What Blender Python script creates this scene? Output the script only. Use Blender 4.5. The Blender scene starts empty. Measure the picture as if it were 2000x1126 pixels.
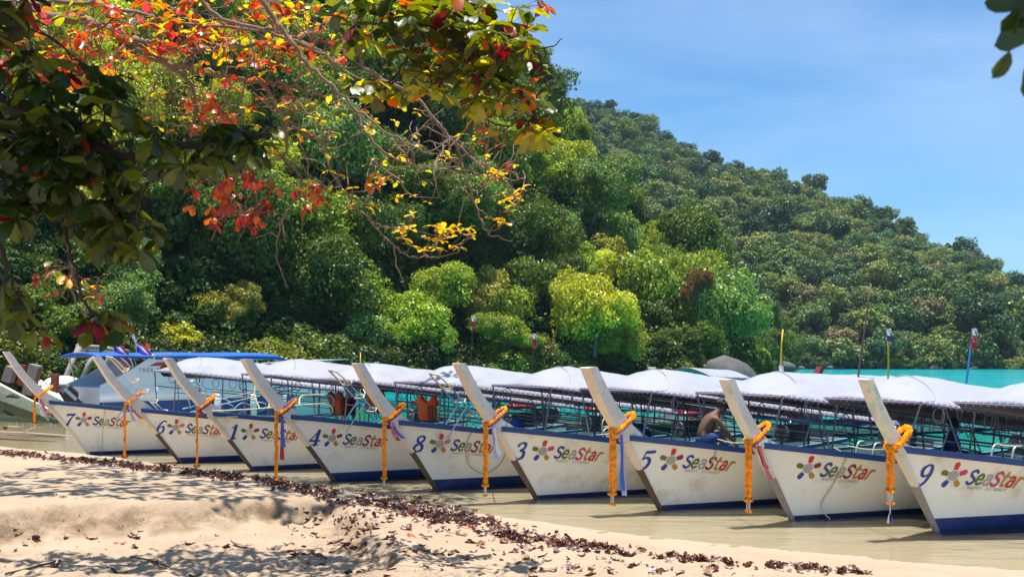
import bpy, math, random
import numpy as np
from math import sin, cos, pi, radians, sqrt, exp
from mathutils import Vector, Matrix, noise as mnoise

random.seed(7)
RNG = np.random.default_rng(7)
sc = bpy.context.scene
COL = sc.collection

# ------------------------------------------------------------------ camera, sky, sun, exposure
CAMZ = 2.5
cam_data = bpy.data.cameras.new("camera")
cam = bpy.data.objects.new("camera", cam_data)
COL.objects.link(cam)
cam.location = (0, 0, CAMZ)
cam.rotation_euler = (pi / 2, 0, 0)
cam_data.sensor_width = 36
cam_data.lens = 36
cam_data.shift_y = 0.067
cam_data.clip_start = 0.05
cam_data.clip_end = 4000
cam_data.dof.use_dof = True
cam_data.dof.focus_distance = 16.0
cam_data.dof.aperture_fstop = 5.0
sc.camera = cam

SUN = Vector((-0.05, -0.03, 1.0)).normalized()
SUN_EL = math.asin(SUN.z)
world = bpy.data.worlds.new("World")
sc.world = world
world.use_nodes = True
nt = world.node_tree
nt.nodes.clear()
wout = nt.nodes.new("ShaderNodeOutputWorld")
bg = nt.nodes.new("ShaderNodeBackground")
sky = nt.nodes.new("ShaderNodeTexSky")
sky.sky_type = 'NISHITA'
sky.sun_disc = False
sky.sun_elevation = SUN_EL
sky.sun_rotation = math.atan2(SUN.x, SUN.y)
sky.air_density = 1.0
sky.dust_density = 1.0
sky.ozone_density = 2.0
# faint high cloud, the same kind of sky all the way round
tc = nt.nodes.new("ShaderNodeTexCoord")
mp = nt.nodes.new("ShaderNodeMapping")
mp.inputs['Scale'].default_value = (1.2, 3.0, 7.0)
mp.inputs['Rotation'].default_value = (0.0, 0.35, 0.3)
cn = nt.nodes.new("ShaderNodeTexNoise")
cn.inputs['Scale'].default_value = 1.6
cn.inputs['Detail'].default_value = 5
cn.inputs['Distortion'].default_value = 0.5
cr = nt.nodes.new("ShaderNodeMapRange")
cr.inputs['From Min'].default_value = 0.42
cr.inputs['From Max'].default_value = 0.75
cr.inputs['To Min'].default_value = 0.0
cr.inputs['To Max'].default_value = 0.16
cmix = nt.nodes.new("ShaderNodeMix")
cmix.data_type = 'RGBA'
cmix.inputs['B'].default_value = (8.5, 9.0, 9.6, 1)
tint = nt.nodes.new("ShaderNodeMix")
tint.data_type = 'RGBA'
tint.blend_type = 'MULTIPLY'
tint.inputs['Factor'].default_value = 1.0
tint.inputs['B'].default_value = (0.55, 0.88, 1.10, 1)
L = nt.links.new
L(tc.outputs['Generated'], mp.inputs['Vector'])
L(mp.outputs['Vector'], cn.inputs['Vector'])
L(cn.outputs['Fac'], cr.inputs['Value'])
L(cr.outputs['Result'], cmix.inputs['Factor'])
L(sky.outputs['Color'], tint.inputs['A'])
L(tint.outputs['Result'], cmix.inputs['A'])
L(cmix.outputs['Result'], bg.inputs['Color'])
bg.inputs['Strength'].default_value = 0.089
L(bg.outputs['Background'], wout.inputs['Surface'])

sun_data = bpy.data.lights.new("sun", 'SUN')
sun_data.energy = 5.0
sun_data.angle = radians(0.5)
sun_data.color = (1.0, 0.955, 0.88)
sun = bpy.data.objects.new("sun", sun_data)
sun.rotation_euler = SUN.to_track_quat('Z', 'Y').to_euler()
COL.objects.link(sun)

sc.view_settings.view_transform = 'Standard'
sc.view_settings.look = 'None'
sc.view_settings.exposure = 0.88
sc.view_settings.gamma = 1.0
sc.view_settings.use_curve_mapping = False
sc.render.engine = 'CYCLES'
sc.cycles.max_bounces = 8
sc.cycles.diffuse_bounces = 3
sc.cycles.transparent_max_bounces = 12
sc.cycles.volume_bounces = 0

# ------------------------------------------------------------------ helpers
def P(px, py, Y):
    """a point of the place, from where it shows in the 2000-wide photograph and how far away it stands"""
    return Vector(((px - 1000) / 2000 * Y, Y, CAMZ + (697 - py) / 2000 * Y))

def tag(o, label=None, cat=None, group=None, kind=None):
    if label: o['label'] = label
    if cat: o['category'] = cat
    if group: o['group'] = group
    if kind: o['kind'] = kind
    return o

def empty(name, loc, rz=0.0, label=None, cat=None, group=None):
    o = bpy.data.objects.new(name, None)
    o.empty_display_size = 0.2
    o.location = loc
    o.rotation_euler = (0, 0, rz)
    COL.objects.link(o)
    return tag(o, label, cat, group)

class MB:
    def __init__(s): s.v = []; s.f = []; s.m = []; s.mat = 0
    def add(s, vs, fs, mat=None):
        b = len(s.v); s.v += [tuple(v) for v in vs]
        for f in fs:
            s.f.append(tuple(i + b for i in f)); s.m.append(s.mat if mat is None else mat)
    def box(s, c, d, rot=None, mat=None, bev=0.0):
        x, y, z = d[0] / 2, d[1] / 2, d[2] / 2
        if bev:
            b = min(bev, x * .9, y * .9, z * .9); vs = []
            for sz, ins in ((-z, 1), (-z + b, 0), (z - b, 0), (z, 1)):
                i = b if ins else 0
                k = b if not ins else b * .3
                for sx, sy, ax in ((-1, -1, 0), (-1, -1, 1), (1, -1, 1), (1, -1, 0), (1, 1, 0), (1, 1, 1), (-1, 1, 1), (-1, 1, 0)):
                    X = x - i; Y = y - i
                    vs.append((sx * (X - (k if ax else 0)), sy * (Y - (0 if ax else k)), sz))
            fs = [tuple(reversed(range(8))), tuple(range(24, 32))]
            for r in range(3):
                for i in range(8):
                    a = r * 8 + i; bb = r * 8 + (i + 1) % 8
                    fs.append((a, bb, bb + 8, a + 8))
        else:
            vs = [(i * x, j * y, k * z) for k in (-1, 1) for j in (-1, 1) for i in (-1, 1)]
            fs = [(0, 2, 3, 1), (4, 5, 7, 6), (0, 1, 5, 4), (2, 6, 7, 3), (0, 4, 6, 2), (1, 3, 7, 5)]
        c = Vector(c)
        vs = [c + (rot @ Vector(v) if rot is not None else Vector(v)) for v in vs]
        s.add(vs, fs, mat)
    def beam(s, a, b, w, h, mat=None):
        a, b = Vector(a), Vector(b); d = b - a
        q = d.to_track_quat('X', 'Z').to_matrix()
        s.box((a + b) / 2, (d.length, w, h), q, mat)
    def tube(s, pts, r, n=6, cap=True, mat=None, closed=False):
        pts = [Vector(p) for p in pts]; m = len(pts)
        if m < 2: return
        rs = list(r) if hasattr(r, '__len__') else [r] * m
        t0 = (pts[1] - pts[0]).normalized()
        up = Vector((0, 0, 1)) if abs(t0.z) < .9 else Vector((1, 0, 0))
        nrm = t0.cross(up).normalized(); vs = []; fs = []
        for i in range(m):
            if closed: t = pts[(i + 1) % m] - pts[i - 1]
            else: t = pts[min(i + 1, m - 1)] - pts[max(i - 1, 0)]
            if t.length < 1e-9: t = t0
            t = t.normalized()
            nrm = nrm - t * nrm.dot(t)
            if nrm.length < 1e-6: nrm = t.orthogonal()
            nrm.normalize(); bn = t.cross(nrm)
            for k in range(n):
                a = 2 * pi * k / n
                vs.append(pts[i] + (nrm * cos(a) + bn * sin(a)) * rs[i])
        for i in range(m if closed else m - 1):
            for k in range(n):
                a = i * n + k; b = i * n + (k + 1) % n; j = ((i + 1) % m) * n
                fs.append((a, b, j + (k + 1) % n, j + k))
        if cap and not closed:
            fs.append(tuple(reversed(range(n)))); fs.append(tuple(range((m - 1) * n, m * n)))
        s.add(vs, fs, mat)
    def ball(s, c, r, nu=8, nv=6, mat=None):
        c = Vector(c); r = Vector(r) if hasattr(r, '__len__') else Vector((r, r, r))
        vs = [c + Vector((0, 0, r.z))]
        for j in range(1, nv):
            th = pi * j / nv
            for i in range(nu):
                ph = 2 * pi * i / nu
                vs.append(c + Vector((r.x * sin(th) * cos(ph), r.y * sin(th) * sin(ph), r.z * cos(th))))
        vs.append(c - Vector((0, 0, r.z)))
        fs = [(0, 1 + i, 1 + (i + 1) % nu) for i in range(nu)]
        for j in range(nv - 2):
            for i in range(nu):
                a = 1 + j * nu + i; b = 1 + j * nu + (i + 1) % nu
                fs.append((a, a + nu, b + nu, b))
        l = len(vs) - 1; o = 1 + (nv - 2) * nu
        fs += [(l, o + (i + 1) % nu, o + i) for i in range(nu)]
        s.add(vs, fs, mat)
    def build(s, name, mats, parent=None, smooth=False, loc=None):
        me = bpy.data.meshes.new(name)
        me.from_pydata(s.v, [], s.f)
        if not isinstance(mats, (list, tuple)): mats = [mats]
        for m in mats: me.materials.append(m)
        if len(mats) > 1: me.polygons.foreach_set('material_index', s.m)
        if smooth: me.polygons.foreach_set('use_smooth', [True] * len(s.f))
        me.update()
        return link(name, me, parent, loc)

def link(name, me, parent=None, loc=None):
    o = bpy.data.objects.new(name, me)
    COL.objects.link(o)
    if parent: o.parent = parent
    if loc is not None: o.location = loc
    return o

def np_mesh(name, v, quads, smooth=False, mats=()):
    me = bpy.data.meshes.new(name)
    v = np.asarray(v, dtype=np.float32); q = np.asarray(quads, dtype=np.int32)
    n = q.shape[1]
    me.vertices.add(len(v)); me.vertices.foreach_set('co', v.ravel())
    me.loops.add(q.size); me.loops.foreach_set('vertex_index', q.ravel())
    me.polygons.add(len(q)); me.polygons.foreach_set('loop_start', np.arange(0, q.size, n, dtype=np.int32))
    me.polygons.foreach_set('use_smooth', np.full(len(q), smooth))
    for m in mats: me.materials.append(m)
    me.update(calc_edges=True)
    return me

def grid_quads(nr, nc):
    i = np.arange(nr - 1)[:, None] * nc + np.arange(nc - 1)[None, :]
    return np.stack([i, i + 1, i + nc + 1, i + nc], -1).reshape(-1, 4)

# ------------------------------------------------------------------ materials
MATS = {}
def mat(name, col, rough=0.6, metal=0.0, vary=0.12, scale=6.0, bump=0.0, bscale=30.0, dirt=None, dirt_amt=0.0, dirt_scale=3.0, spec=0.4, coat=0.0):
    if name in MATS: return MATS[name]
    m = bpy.data.materials.new(name); m.use_nodes = True
    n = m.node_tree.nodes; l = m.node_tree.links.new
    p = n['Principled BSDF']
    p.inputs['Roughness'].default_value = rough
    p.inputs['Metallic'].default_value = metal
    p.inputs['Specular IOR Level'].default_value = spec
    if coat: p.inputs['Coat Weight'].default_value = coat
    t = n.new('ShaderNodeTexCoord')
    nz = n.new('ShaderNodeTexNoise'); nz.inputs['Scale'].default_value = scale; nz.inputs['Detail'].default_value = 5
    oi = n.new('ShaderNodeObjectInfo'); va = n.new('ShaderNodeVectorMath'); va.operation = 'MULTIPLY_ADD'; va.inputs[1].default_value = (31, 17, 23)
    l(oi.outputs['Random'], va.inputs[0]); l(t.outputs['Object'], va.inputs[2]); class_t = va.outputs[0]
    l(class_t, nz.inputs['Vector'])
    mx = n.new('ShaderNodeMix'); mx.data_type = 'RGBA'
    mx.inputs['A'].default_value = tuple(c * (1 - vary) for c in col) + (1,)
    mx.inputs['B'].default_value = tuple(min(1, c * (1 + vary)) for c in col) + (1,)
    l(nz.outputs['Fac'], mx.inputs['Factor'])
    out = mx.outputs['Result']
    if dirt:
        n2 = n.new('ShaderNodeTexNoise'); n2.inputs['Scale'].default_value = dirt_scale; n2.inputs['Detail'].default_value = 8
        n2.inputs['Roughness'].default_value = 0.7
        l(class_t, n2.inputs['Vector'])
        mr = n.new('ShaderNodeMapRange')
        mr.inputs['From Min'].default_value = 0.52; mr.inputs['From Max'].default_value = 0.72
        mr.inputs['To Max'].default_value = dirt_amt
        l(n2.outputs['Fac'], mr.inputs['Value'])
        m2 = n.new('ShaderNodeMix'); m2.data_type = 'RGBA'
        m2.inputs['B'].default_value = tuple(dirt) + (1,)
        l(out, m2.inputs['A']); l(mr.outputs['Result'], m2.inputs['Factor'])
        out = m2.outputs['Result']
    l(out, p.inputs['Base Color'])
    if bump:
        nb = n.new('ShaderNodeTexNoise'); nb.inputs['Scale'].default_value = bscale; nb.inputs['Detail'].default_value = 4
        l(t.outputs['Object'], nb.inputs['Vector'])
        b = n.new('ShaderNodeBump'); b.inputs['Strength'].default_value = bump; b.inputs['Distance'].default_value = 0.02
        l(nb.outputs['Fac'], b.inputs['Height']); l(b.outputs['Normal'], p.inputs['Normal'])
    MATS[name] = m
    return m

def leaf_mat(name, col, tcol=None, trans=0.45, vary=0.35, spot=None, objcol=False, gloss=0.06, rnd=0.0, scale=1.2):
    """leaf: diffuse + light through the blade + a little sheen"""
    m = bpy.data.materials.new(name); m.use_nodes = True
    n = m.node_tree.nodes; l = m.node_tree.links.new
    n.clear()
    out = n.new('ShaderNodeOutputMaterial')
    geo = n.new('ShaderNodeNewGeometry')
    hsv = n.new('ShaderNodeHueSaturation')
    mrv = n.new('ShaderNodeMapRange'); mrv.inputs['To Min'].default_value = 1 - vary; mrv.inputs['To Max'].default_value = 1 + vary
    l(geo.outputs['Random Per Island'], mrv.inputs['Value']); l(mrv.outputs['Result'], hsv.inputs['Value'])
    if objcol:
        oi = n.new('ShaderNodeObjectInfo')
        l(oi.outputs['Color'], hsv.inputs['Color'])
    elif rnd:
        oi = n.new('ShaderNodeObjectInfo')
        ramp = n.new('ShaderNodeValToRGB')
        e = ramp.color_ramp.elements
        stops = [(0.0, (.03, .065, .02)), (.25, (.06, .115, .03)), (.5, (.115, .18, .038)), (.68, (.17, .22, .042)), (.82, (.25, .26, .065)), (.93, (.08, .17, .06)), (1.0, (.26, .19, .08))]
        e[0].position = 0; e[0].color = stops[0][1] + (1,)
        e[1].position = 1; e[1].color = stops[-1][1] + (1,)
        for s_, c_ in stops[1:-1]:
            x = e.new(s_); x.color = c_ + (1,)
        l(oi.outputs['Random'], ramp.inputs['Fac']); l(ramp.outputs['Color'], hsv.inputs['Color'])
    else:
        hsv.inputs['Color'].default_value = tuple(col) + (1,)
    src = hsv.outputs['Color']
    if spot:
        tcx = n.new('ShaderNodeTexCoord'); nz = n.new('ShaderNodeTexNoise'); nz.inputs['Scale'].default_value = 14; nz.inputs['Detail'].default_value = 4
        l(tcx.outputs['Object'], nz.inputs['Vector'])
        mr = n.new('ShaderNodeMapRange'); mr.inputs['From Min'].default_value = .5; mr.inputs['From Max'].default_value = .66; mr.inputs['To Max'].default_value = .85
        l(nz.outputs['Fac'], mr.inputs['Value'])
        mx = n.new('ShaderNodeMix'); mx.data_type = 'RGBA'; mx.inputs['B'].default_value = tuple(spot) + (1,)
        l(src, mx.inputs['A']); l(mr.outputs['Result'], mx.inputs['Factor']); src = mx.outputs['Result']
    d = n.new('ShaderNodeBsdfDiffuse'); l(src, d.inputs['Color'])
    tr = n.new('ShaderNodeBsdfTranslucent')
    hs2 = n.new('ShaderNodeHueSaturation'); hs2.inputs['Hue'].default_value = 0.49; hs2.inputs['Saturation'].default_value = 1.15; hs2.inputs['Value'].default_value = 1.5
    l(src, hs2.inputs['Color']); l(hs2.outputs['Color'], tr.inputs['Color'])
    m1 = n.new('ShaderNodeMixShader'); m1.inputs['Fac'].default_value = trans
    l(d.outputs[0], m1.inputs[1]); l(tr.outputs[0], m1.inputs[2])
    g = n.new('ShaderNodeBsdfGlossy'); g.inputs['Roughness'].default_value = 0.38; g.inputs['Color'].default_value = (.9, .95, 1, 1)
    m2 = n.new('ShaderNodeMixShader'); m2.inputs['Fac'].default_value = gloss
    l(m1.outputs[0], m2.inputs[1]); l(g.outputs[0], m2.inputs[2])
    l(m2.outputs[0], out.inputs['Surface'])
    MATS[name] = m
    return m

def smooth01(t):
    t = np.clip(t, 0, 1); return t * t * (3 - 2 * t)

# ------------------------------------------------------------------ beach and sea bed
WL = np.array([(-70, 74), (-40, 50), (-13.5, 27.3), (-8.1, 23.6), (-4.7, 20.4), (-2.8, 18.7), (-1.1, 16.9), (0, 16.0), (1.44, 14.7), (2.7, 13.8), (4.4, 12.85), (5.9, 12.15), (10, 10.6), (60, -6)], float)
SC = np.array([(-60, 2), (-12, 10.5), (-6.8, 13.5), (-6.05, 14.2), (-5.07, 14.4), (-4.2, 15.0), (-3.1, 15.6), (-2.35, 15.1), (-1.75, 13.7), (-1.3, 12.0), (-1.1, 9), (-1.1, -4)], float)

def poly_sd(poly, X, Y):
    """signed distance; positive on the right-hand side when walking along the line"""
    best = np.full(X.shape, 1e9); sg = np.zeros(X.shape)
    for a, b in zip(poly[:-1], poly[1:]):
        d = b - a; L2 = d @ d
        t = np.clip(((X - a[0]) * d[0] + (Y - a[1]) * d[1]) / L2, 0, 1)
        dx = X - a[0] - t * d[0]; dy = Y - a[1] - t * d[1]
        q = dx * dx + dy * dy
        cr_ = d[0] * dy - d[1] * dx
        m = q < best - 1e-9
        sg = np.where(m, -np.sign(cr_), sg); best = np.where(m, q, best)
    return np.sqrt(best) * sg

_G = RNG.random((256, 256))
def vnoise(x, y):
    xi = np.floor(x).astype(int); yi = np.floor(y).astype(int); fx = x - xi; fy = y - yi
    fx = fx * fx * (3 - 2 * fx); fy = fy * fy * (3 - 2 * fy)
    g = lambda a, b: _G[a & 255, b & 255]
    return (g(xi, yi) * (1 - fx) + g(xi + 1, yi) * fx) * (1 - fy) + (g(xi, yi + 1) * (1 - fx) + g(xi + 1, yi + 1) * fx) * fy
def fbm(x, y, o=4):
    s = 0; a = .5
    for i in range(o):
        s = s + a * (vnoise(x * 2 ** i + 17 * i, y * 2 ** i + 9 * i) - .5); a *= .5
    return s

PITS = [(RNG.uniform(-8, 3), RNG.uniform(10.5, 15.2), RNG.uniform(.05, .2), RNG.uniform(.012, .06)) for _ in range(260)]
def ground_h(X, Y, pits=True):
    X = np.asarray(X, float); Y = np.asarray(Y, float)
    d = poly_sd(WL, X, Y) + .35 * fbm(X * .8, Y * .8, 2)
    land = d > 0
    right = smooth01((X + 2.8) / 2.6)
    A = .34 * (1 - right) + .10 * right
    h = A * smooth01(d / 1.7) + .03 * np.clip(d - 1.7, 0, 6) * (1 - right * .6)
    h = h + .02 * (1 - right) * smooth01(d / 2)
    e = poly_sd(SC, X, Y) + .55 * fbm(X * 1.3 + 5, Y * 1.3, 3)
    drop = smooth01((e + .1) / .85)
    rill = np.abs(fbm(X * 2.6, Y * .9 + 40, 3))
    h = h * (1 - drop) + (.06 + .035 * np.clip(e - 1.3, 0, 8)) * drop
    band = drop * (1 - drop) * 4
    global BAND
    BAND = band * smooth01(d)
    h = h - band * rill * .42 + band * .24 * fbm(X * 3.2, Y * 3.2, 5)
    amp = np.clip(d / 1.2, 0, 1)
    h = h + amp * (.05 * fbm(X * 1.1, Y * 1.1, 3) + .048 * fbm(X * 5, Y * 5, 5) * (1 + 1.3 * drop))
    if pits:
        for (a, b, r, dp) in PITS:
            q = ((X - a) ** 2 + ((Y - b) * 1.0) ** 2) / r ** 2
            h = h - amp * dp * (1 - .7 * np.clip(band, 0, 1)) * (np.exp(-q * 1.6) - .45 * np.exp(-(np.sqrt(q) - 1.35) ** 2 * 5))
    u = -d
    sea = -.035 * u - .09 * np.clip(u - 4.5, 0, 200) * .7
    sea = np.maximum(sea, -3.4 + .3 * np.sin(X * .1)) + .006 * fbm(X * 2, Y * 5, 2)
    return np.where(land, h, sea)

def axis(spans):
    out = [spans[0][0]]
    for a, b, st in spans:
        n = max(1, int(round((b - a) / st)))
        out += list(np.linspace(a, b, n + 1)[1:])
    return np.array(out)

_B = None
xs = axis([(-420, -60, 30), (-60, -16, 2), (-16, -9, .15), (-9, 3.2, .05), (3.2, 9, .12), (9, 20, .8), (20, 80, 6), (80, 620, 45)])
ys = axis([(-30, 2, 2), (2, 9.5, .3), (9.5, 17.5, .05), (17.5, 27, .1), (27, 45, .6), (45, 120, 5), (120, 760, 40)])
GX, GY = np.meshgrid(xs, ys)
GZ = ground_h(GX, GY)
SCARP_TONE = BAND.copy()
sand = bpy.data.materials.new("sand"); sand.use_nodes = True
n = sand.node_tree.nodes; l = sand.node_tree.links.new
p = n['Principled BSDF']; p.inputs['Roughness'].default_value = .9; p.inputs['Specular IOR Level'].default_value = .2
g = n.new('ShaderNodeNewGeometry'); sep = n.new('ShaderNodeSeparateXYZ'); l(g.outputs['Position'], sep.inputs[0])
n1 = n.new('ShaderNodeTexNoise'); n1.inputs['Scale'].default_value = 1.1; n1.inputs['Detail'].default_value = 6; l(g.outputs['Position'], n1.inputs['Vector'])
n2 = n.new('ShaderNodeTexNoise'); n2.inputs['Scale'].default_value = 55; n2.inputs['Detail'].default_value = 5; n2.inputs['Roughness'].default_value = .75; l(g.outputs['Position'], n2.inputs['Vector'])
m1 = n.new('ShaderNodeMix'); m1.data_type = 'RGBA'; m1.inputs['A'].default_value = (.33, .23, .145, 1); m1.inputs['B'].default_value = (.49, .375, .265, 1)
l(n1.outputs['Fac'], m1.inputs['Factor'])
r2 = n.new('ShaderNodeMapRange'); r2.inputs['From Min'].default_value = .28; r2.inputs['From Max'].default_value = .52; r2.inputs['To Min'].default_value = .50; l(n2.outputs['Fac'], r2.inputs['Value'])
m2 = n.new('ShaderNodeMix'); m2.data_type = 'RGBA'; m2.blend_type = 'MULTIPLY'; m2.inputs['Factor'].default_value = .8
l(m1.outputs['Result'], m2.inputs['A']); l(r2.outputs['Result'], m2.inputs['B'])
# damp sand near the water: darker, smoother
wet = n.new('ShaderNodeMapRange'); wet.inputs['From Min'].default_value = .035; wet.inputs['From Max'].default_value = -.005
wn = n.new('ShaderNodeMath'); wn.operation = 'MULTIPLY_ADD'; wn.inputs[1].default_value = .03; l(n1.outputs['Fac'], wn.inputs[0]); 
ws = n.new('ShaderNodeMath'); ws.operation = 'ADD'; ws.inputs[1].default_value = -.015
l(sep.outputs['Z'], wn.inputs[2]); l(wn.outputs[0], ws.inputs[0]); l(ws.outputs[0], wet.inputs['Value'])
m3 = n.new('ShaderNodeMix'); m3.data_type = 'RGBA'; m3.inputs['B'].default_value = (.38, .30, .215, 1)
l(m2.outputs['Result'], m3.inputs['A']); l(wet.outputs['Result'], m3.inputs['Factor'])
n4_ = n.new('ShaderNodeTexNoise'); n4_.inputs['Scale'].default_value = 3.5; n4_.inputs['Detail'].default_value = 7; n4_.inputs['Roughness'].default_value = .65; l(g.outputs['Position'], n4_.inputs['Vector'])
at_ = n.new('ShaderNodeAttribute'); at_.attribute_name = 'scarp_tone'
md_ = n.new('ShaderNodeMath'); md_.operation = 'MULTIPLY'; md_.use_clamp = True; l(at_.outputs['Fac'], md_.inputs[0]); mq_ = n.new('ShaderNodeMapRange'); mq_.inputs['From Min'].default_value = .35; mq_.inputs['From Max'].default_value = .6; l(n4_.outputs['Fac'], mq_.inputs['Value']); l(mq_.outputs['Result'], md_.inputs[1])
m5 = n.new('ShaderNodeMix'); m5.data_type = 'RGBA'; m5.inputs['B'].default_value = (.17, .115, .065, 1); l(m3.outputs['Result'], m5.inputs['A']); l(md_.outputs[0], m5.inputs['Factor'])  # browner sand in noisy patches along the steep scarp band
l(m5.outputs['Result'], p.inputs['Base Color'])
bmp = n.new('ShaderNodeBump'); bmp.inputs['Strength'].default_value = .8; bmp.inputs['Distance'].default_value = .04
n4 = n.new('ShaderNodeTexNoise'); n4.inputs['Scale'].default_value = 16; n4.inputs['Detail'].default_value = 8; n4.inputs['Roughness'].default_value = .7; l(g.outputs['Position'], n4.inputs['Vector'])
l(n4.outputs['Fac'], bmp.inputs['Height']); l(bmp.outputs['Normal'], p.inputs['Normal'])
_bx = np.arange(-16, 12, .05); _by = np.arange(7, 40, .05); _BX, _BY = np.meshgrid(_bx, _by); _BH = ground_h(_BX, _BY)
def gz(x, y):
    i = (x + 16) / .05; j = (y - 7) / .05
    i = min(max(i, 0), len(_bx) - 2.001); j = min(max(j, 0), len(_by) - 2.001); a, b = int(i), int(j); u, v = i - a, j - b
    return float((_BH[b, a] * (1 - u) + _BH[b, a + 1] * u) * (1 - v) + (_BH[b + 1, a] * (1 - u) + _BH[b + 1, a + 1] * u) * v)
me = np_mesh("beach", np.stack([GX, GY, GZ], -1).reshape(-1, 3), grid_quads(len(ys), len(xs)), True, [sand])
a_ = me.attributes.new('scarp_tone', 'FLOAT', 'POINT'); a_.data.foreach_set('value', SCARP_TONE.ravel().astype(np.float32))
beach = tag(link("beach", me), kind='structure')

# ------------------------------------------------------------------ sea
wm = bpy.data.materials.new("sea_water"); wm.use_nodes = True
n = wm.node_tree.nodes; l = wm.node_tree.links.new
out = n['Material Output']; p = n['Principled BSDF']
at = n.new('ShaderNodeAttribute'); at.attribute_name = 'depth'
rp = n.new('ShaderNodeValToRGB'); e = rp.color_ramp.elements
e[0].position = 0; e[0].color = (.42, .36, .25, 1)
e[1].position = 1; e[1].color = (.003, .34, .36, 1)
for pos, c in ((.12, (.20, .26, .16)), (.28, (.012, .20, .12)), (.55, (.004, .21, .15))):
    x = e.new(pos); x.color = c + (1,)
mr = n.new('ShaderNodeMapRange'); mr.inputs['From Max'].default_value = 3.2; l(at.outputs['Fac'], mr.inputs['Value']); l(mr.outputs['Result'], rp.inputs['Fac'])
g = n.new('ShaderNodeNewGeometry')
mpw = n.new('ShaderNodeMapping'); mpw.inputs['Scale'].default_value = (.55, 1.5, 1); mpw.inputs['Rotation'].default_value = (0, 0, .25)
l(g.outputs['Position'], mpw.inputs['Vector'])
w1 = n.new('ShaderNodeTexNoise'); w1.inputs['Scale'].default_value = 1.5; w1.inputs['Detail'].default_value = 6; w1.inputs['Roughness'].default_value = .6; l(mpw.outputs['Vector'], w1.inputs['Vector'])
bm_ = n.new('ShaderNodeBump'); bm_.inputs['Distance'].default_value = .22
sm = n.new('ShaderNodeMapRange'); sm.inputs['From Min'].default_value = 0; sm.inputs['From Max'].default_value = .8; sm.inputs['To Min'].default_value = .10; sm.inputs['To Max'].default_value = 1.0
l(at.outputs['Fac'], sm.inputs['Value']); l(sm.outputs['Result'], bm_.inputs['Strength'])
l(w1.outputs['Fac'], bm_.inputs['Height']); l(bm_.outputs['Normal'], p.inputs['Normal'])
# broad patches of lighter and darker bottom seen through the water
w3 = n.new('ShaderNodeTexNoise'); w3.inputs['Scale'].default_value = .12; w3.inputs['Detail'].default_value = 6; l(mpw.outputs['Vector'], w3.inputs['Vector'])
pm = n.new('ShaderNodeMapRange'); pm.inputs['From Min'].default_value = .3; pm.inputs['From Max'].default_value = .7; pm.inputs['To Min'].default_value = .75; pm.inputs['To Max'].default_value = 1.2; l(w3.outputs['Fac'], pm.inputs['Value'])
mm = n.new('ShaderNodeMix'); mm.data_type = 'RGBA'; mm.blend_type = 'MULTIPLY'; mm.inputs['Factor'].default_value = 1
l(rp.outputs['Color'], mm.inputs['A']); l(pm.outputs['Result'], mm.inputs['B'])
l(mm.outputs['Result'], p.inputs['Base Color'])
p.inputs['Roughness'].default_value = .07; p.inputs['IOR'].default_value = 1.33; p.inputs['Specular IOR Level'].default_value = .5
tr = n.new('ShaderNodeBsdfTransparent'); tr.inputs['Color'].default_value = (.92, .95, .89, 1)
al = n.new('ShaderNodeMapRange'); al.inputs['From Max'].default_value = 1.3; al.inputs['To Min'].default_value = 0.0; al.inputs['To Max'].default_value = 1.0
l(at.outputs['Fac'], al.inputs['Value'])
fr = n.new('ShaderNodeFresnel'); fr.inputs['IOR'].default_value = 1.33; l(bm_.outputs['Normal'], fr.inputs['Normal'])
gl = n.new('ShaderNodeBsdfGlossy'); gl.inputs['Roughness'].default_value = .06; l(bm_.outputs['Normal'], gl.inputs['Normal'])
mxa = n.new('ShaderNodeMixShader'); l(fr.outputs[0], mxa.inputs[0]); l(tr.outputs[0], mxa.inputs[1]); l(gl.outputs[0], mxa.inputs[2])
mxs = n.new('ShaderNodeMixShader'); l(al.outputs['Result'], mxs.inputs[0]); l(mxa.outputs[0], mxs.inputs[1]); l(p.outputs[0], mxs.inputs[2])
l(mxs.outputs[0], out.inputs['Surface'])
xs2 = axis([(-420, -60, 20), (-60, -16, 1.5), (-16, 12, .25), (12, 40, 1), (40, 120, 8), (120, 620, 40)])
ys2 = axis([(6, 30, .25), (30, 60, .8), (60, 140, 6), (140, 760, 40)])
WX, WY = np.meshgrid(xs2, ys2)
WD = np.clip(-ground_h(WX, WY, False), 0, 5)
rip = .012 * fbm(WX * .5 + 3, WY * 1.4, 3) * np.clip(WD * 3, 0, 1)
me = np_mesh("sea", np.stack([WX, WY, rip], -1).reshape(-1, 3), grid_quads(len(ys2), len(xs2)), True, [wm])
a_ = me.attributes.new('depth', 'FLOAT', 'POINT'); a_.data.foreach_set('value', WD.ravel().astype(np.float32))
sea = tag(link("sea", me), kind='structure')

# the air: faint sea haze over the whole bay
hz = bpy.data.materials.new("haze"); hz.use_nodes = True; hz.node_tree.nodes.clear()
ho = hz.node_tree.nodes.new('ShaderNodeOutputMaterial'); hv = hz.node_tree.nodes.new('ShaderNodeVolumePrincipled')
hv.inputs['Color'].default_value = (.62, .80, 1.0, 1); hv.inputs['Density'].default_value = .00013; hv.inputs['Anisotropy'].default_value = .1
hz.node_tree.links.new(hv.outputs[0], ho.inputs['Volume'])
mb = MB(); mb.box((100, 365, 56), (1080, 820, 122))
tag(mb.build('haze', hz), kind='stuff')

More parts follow.
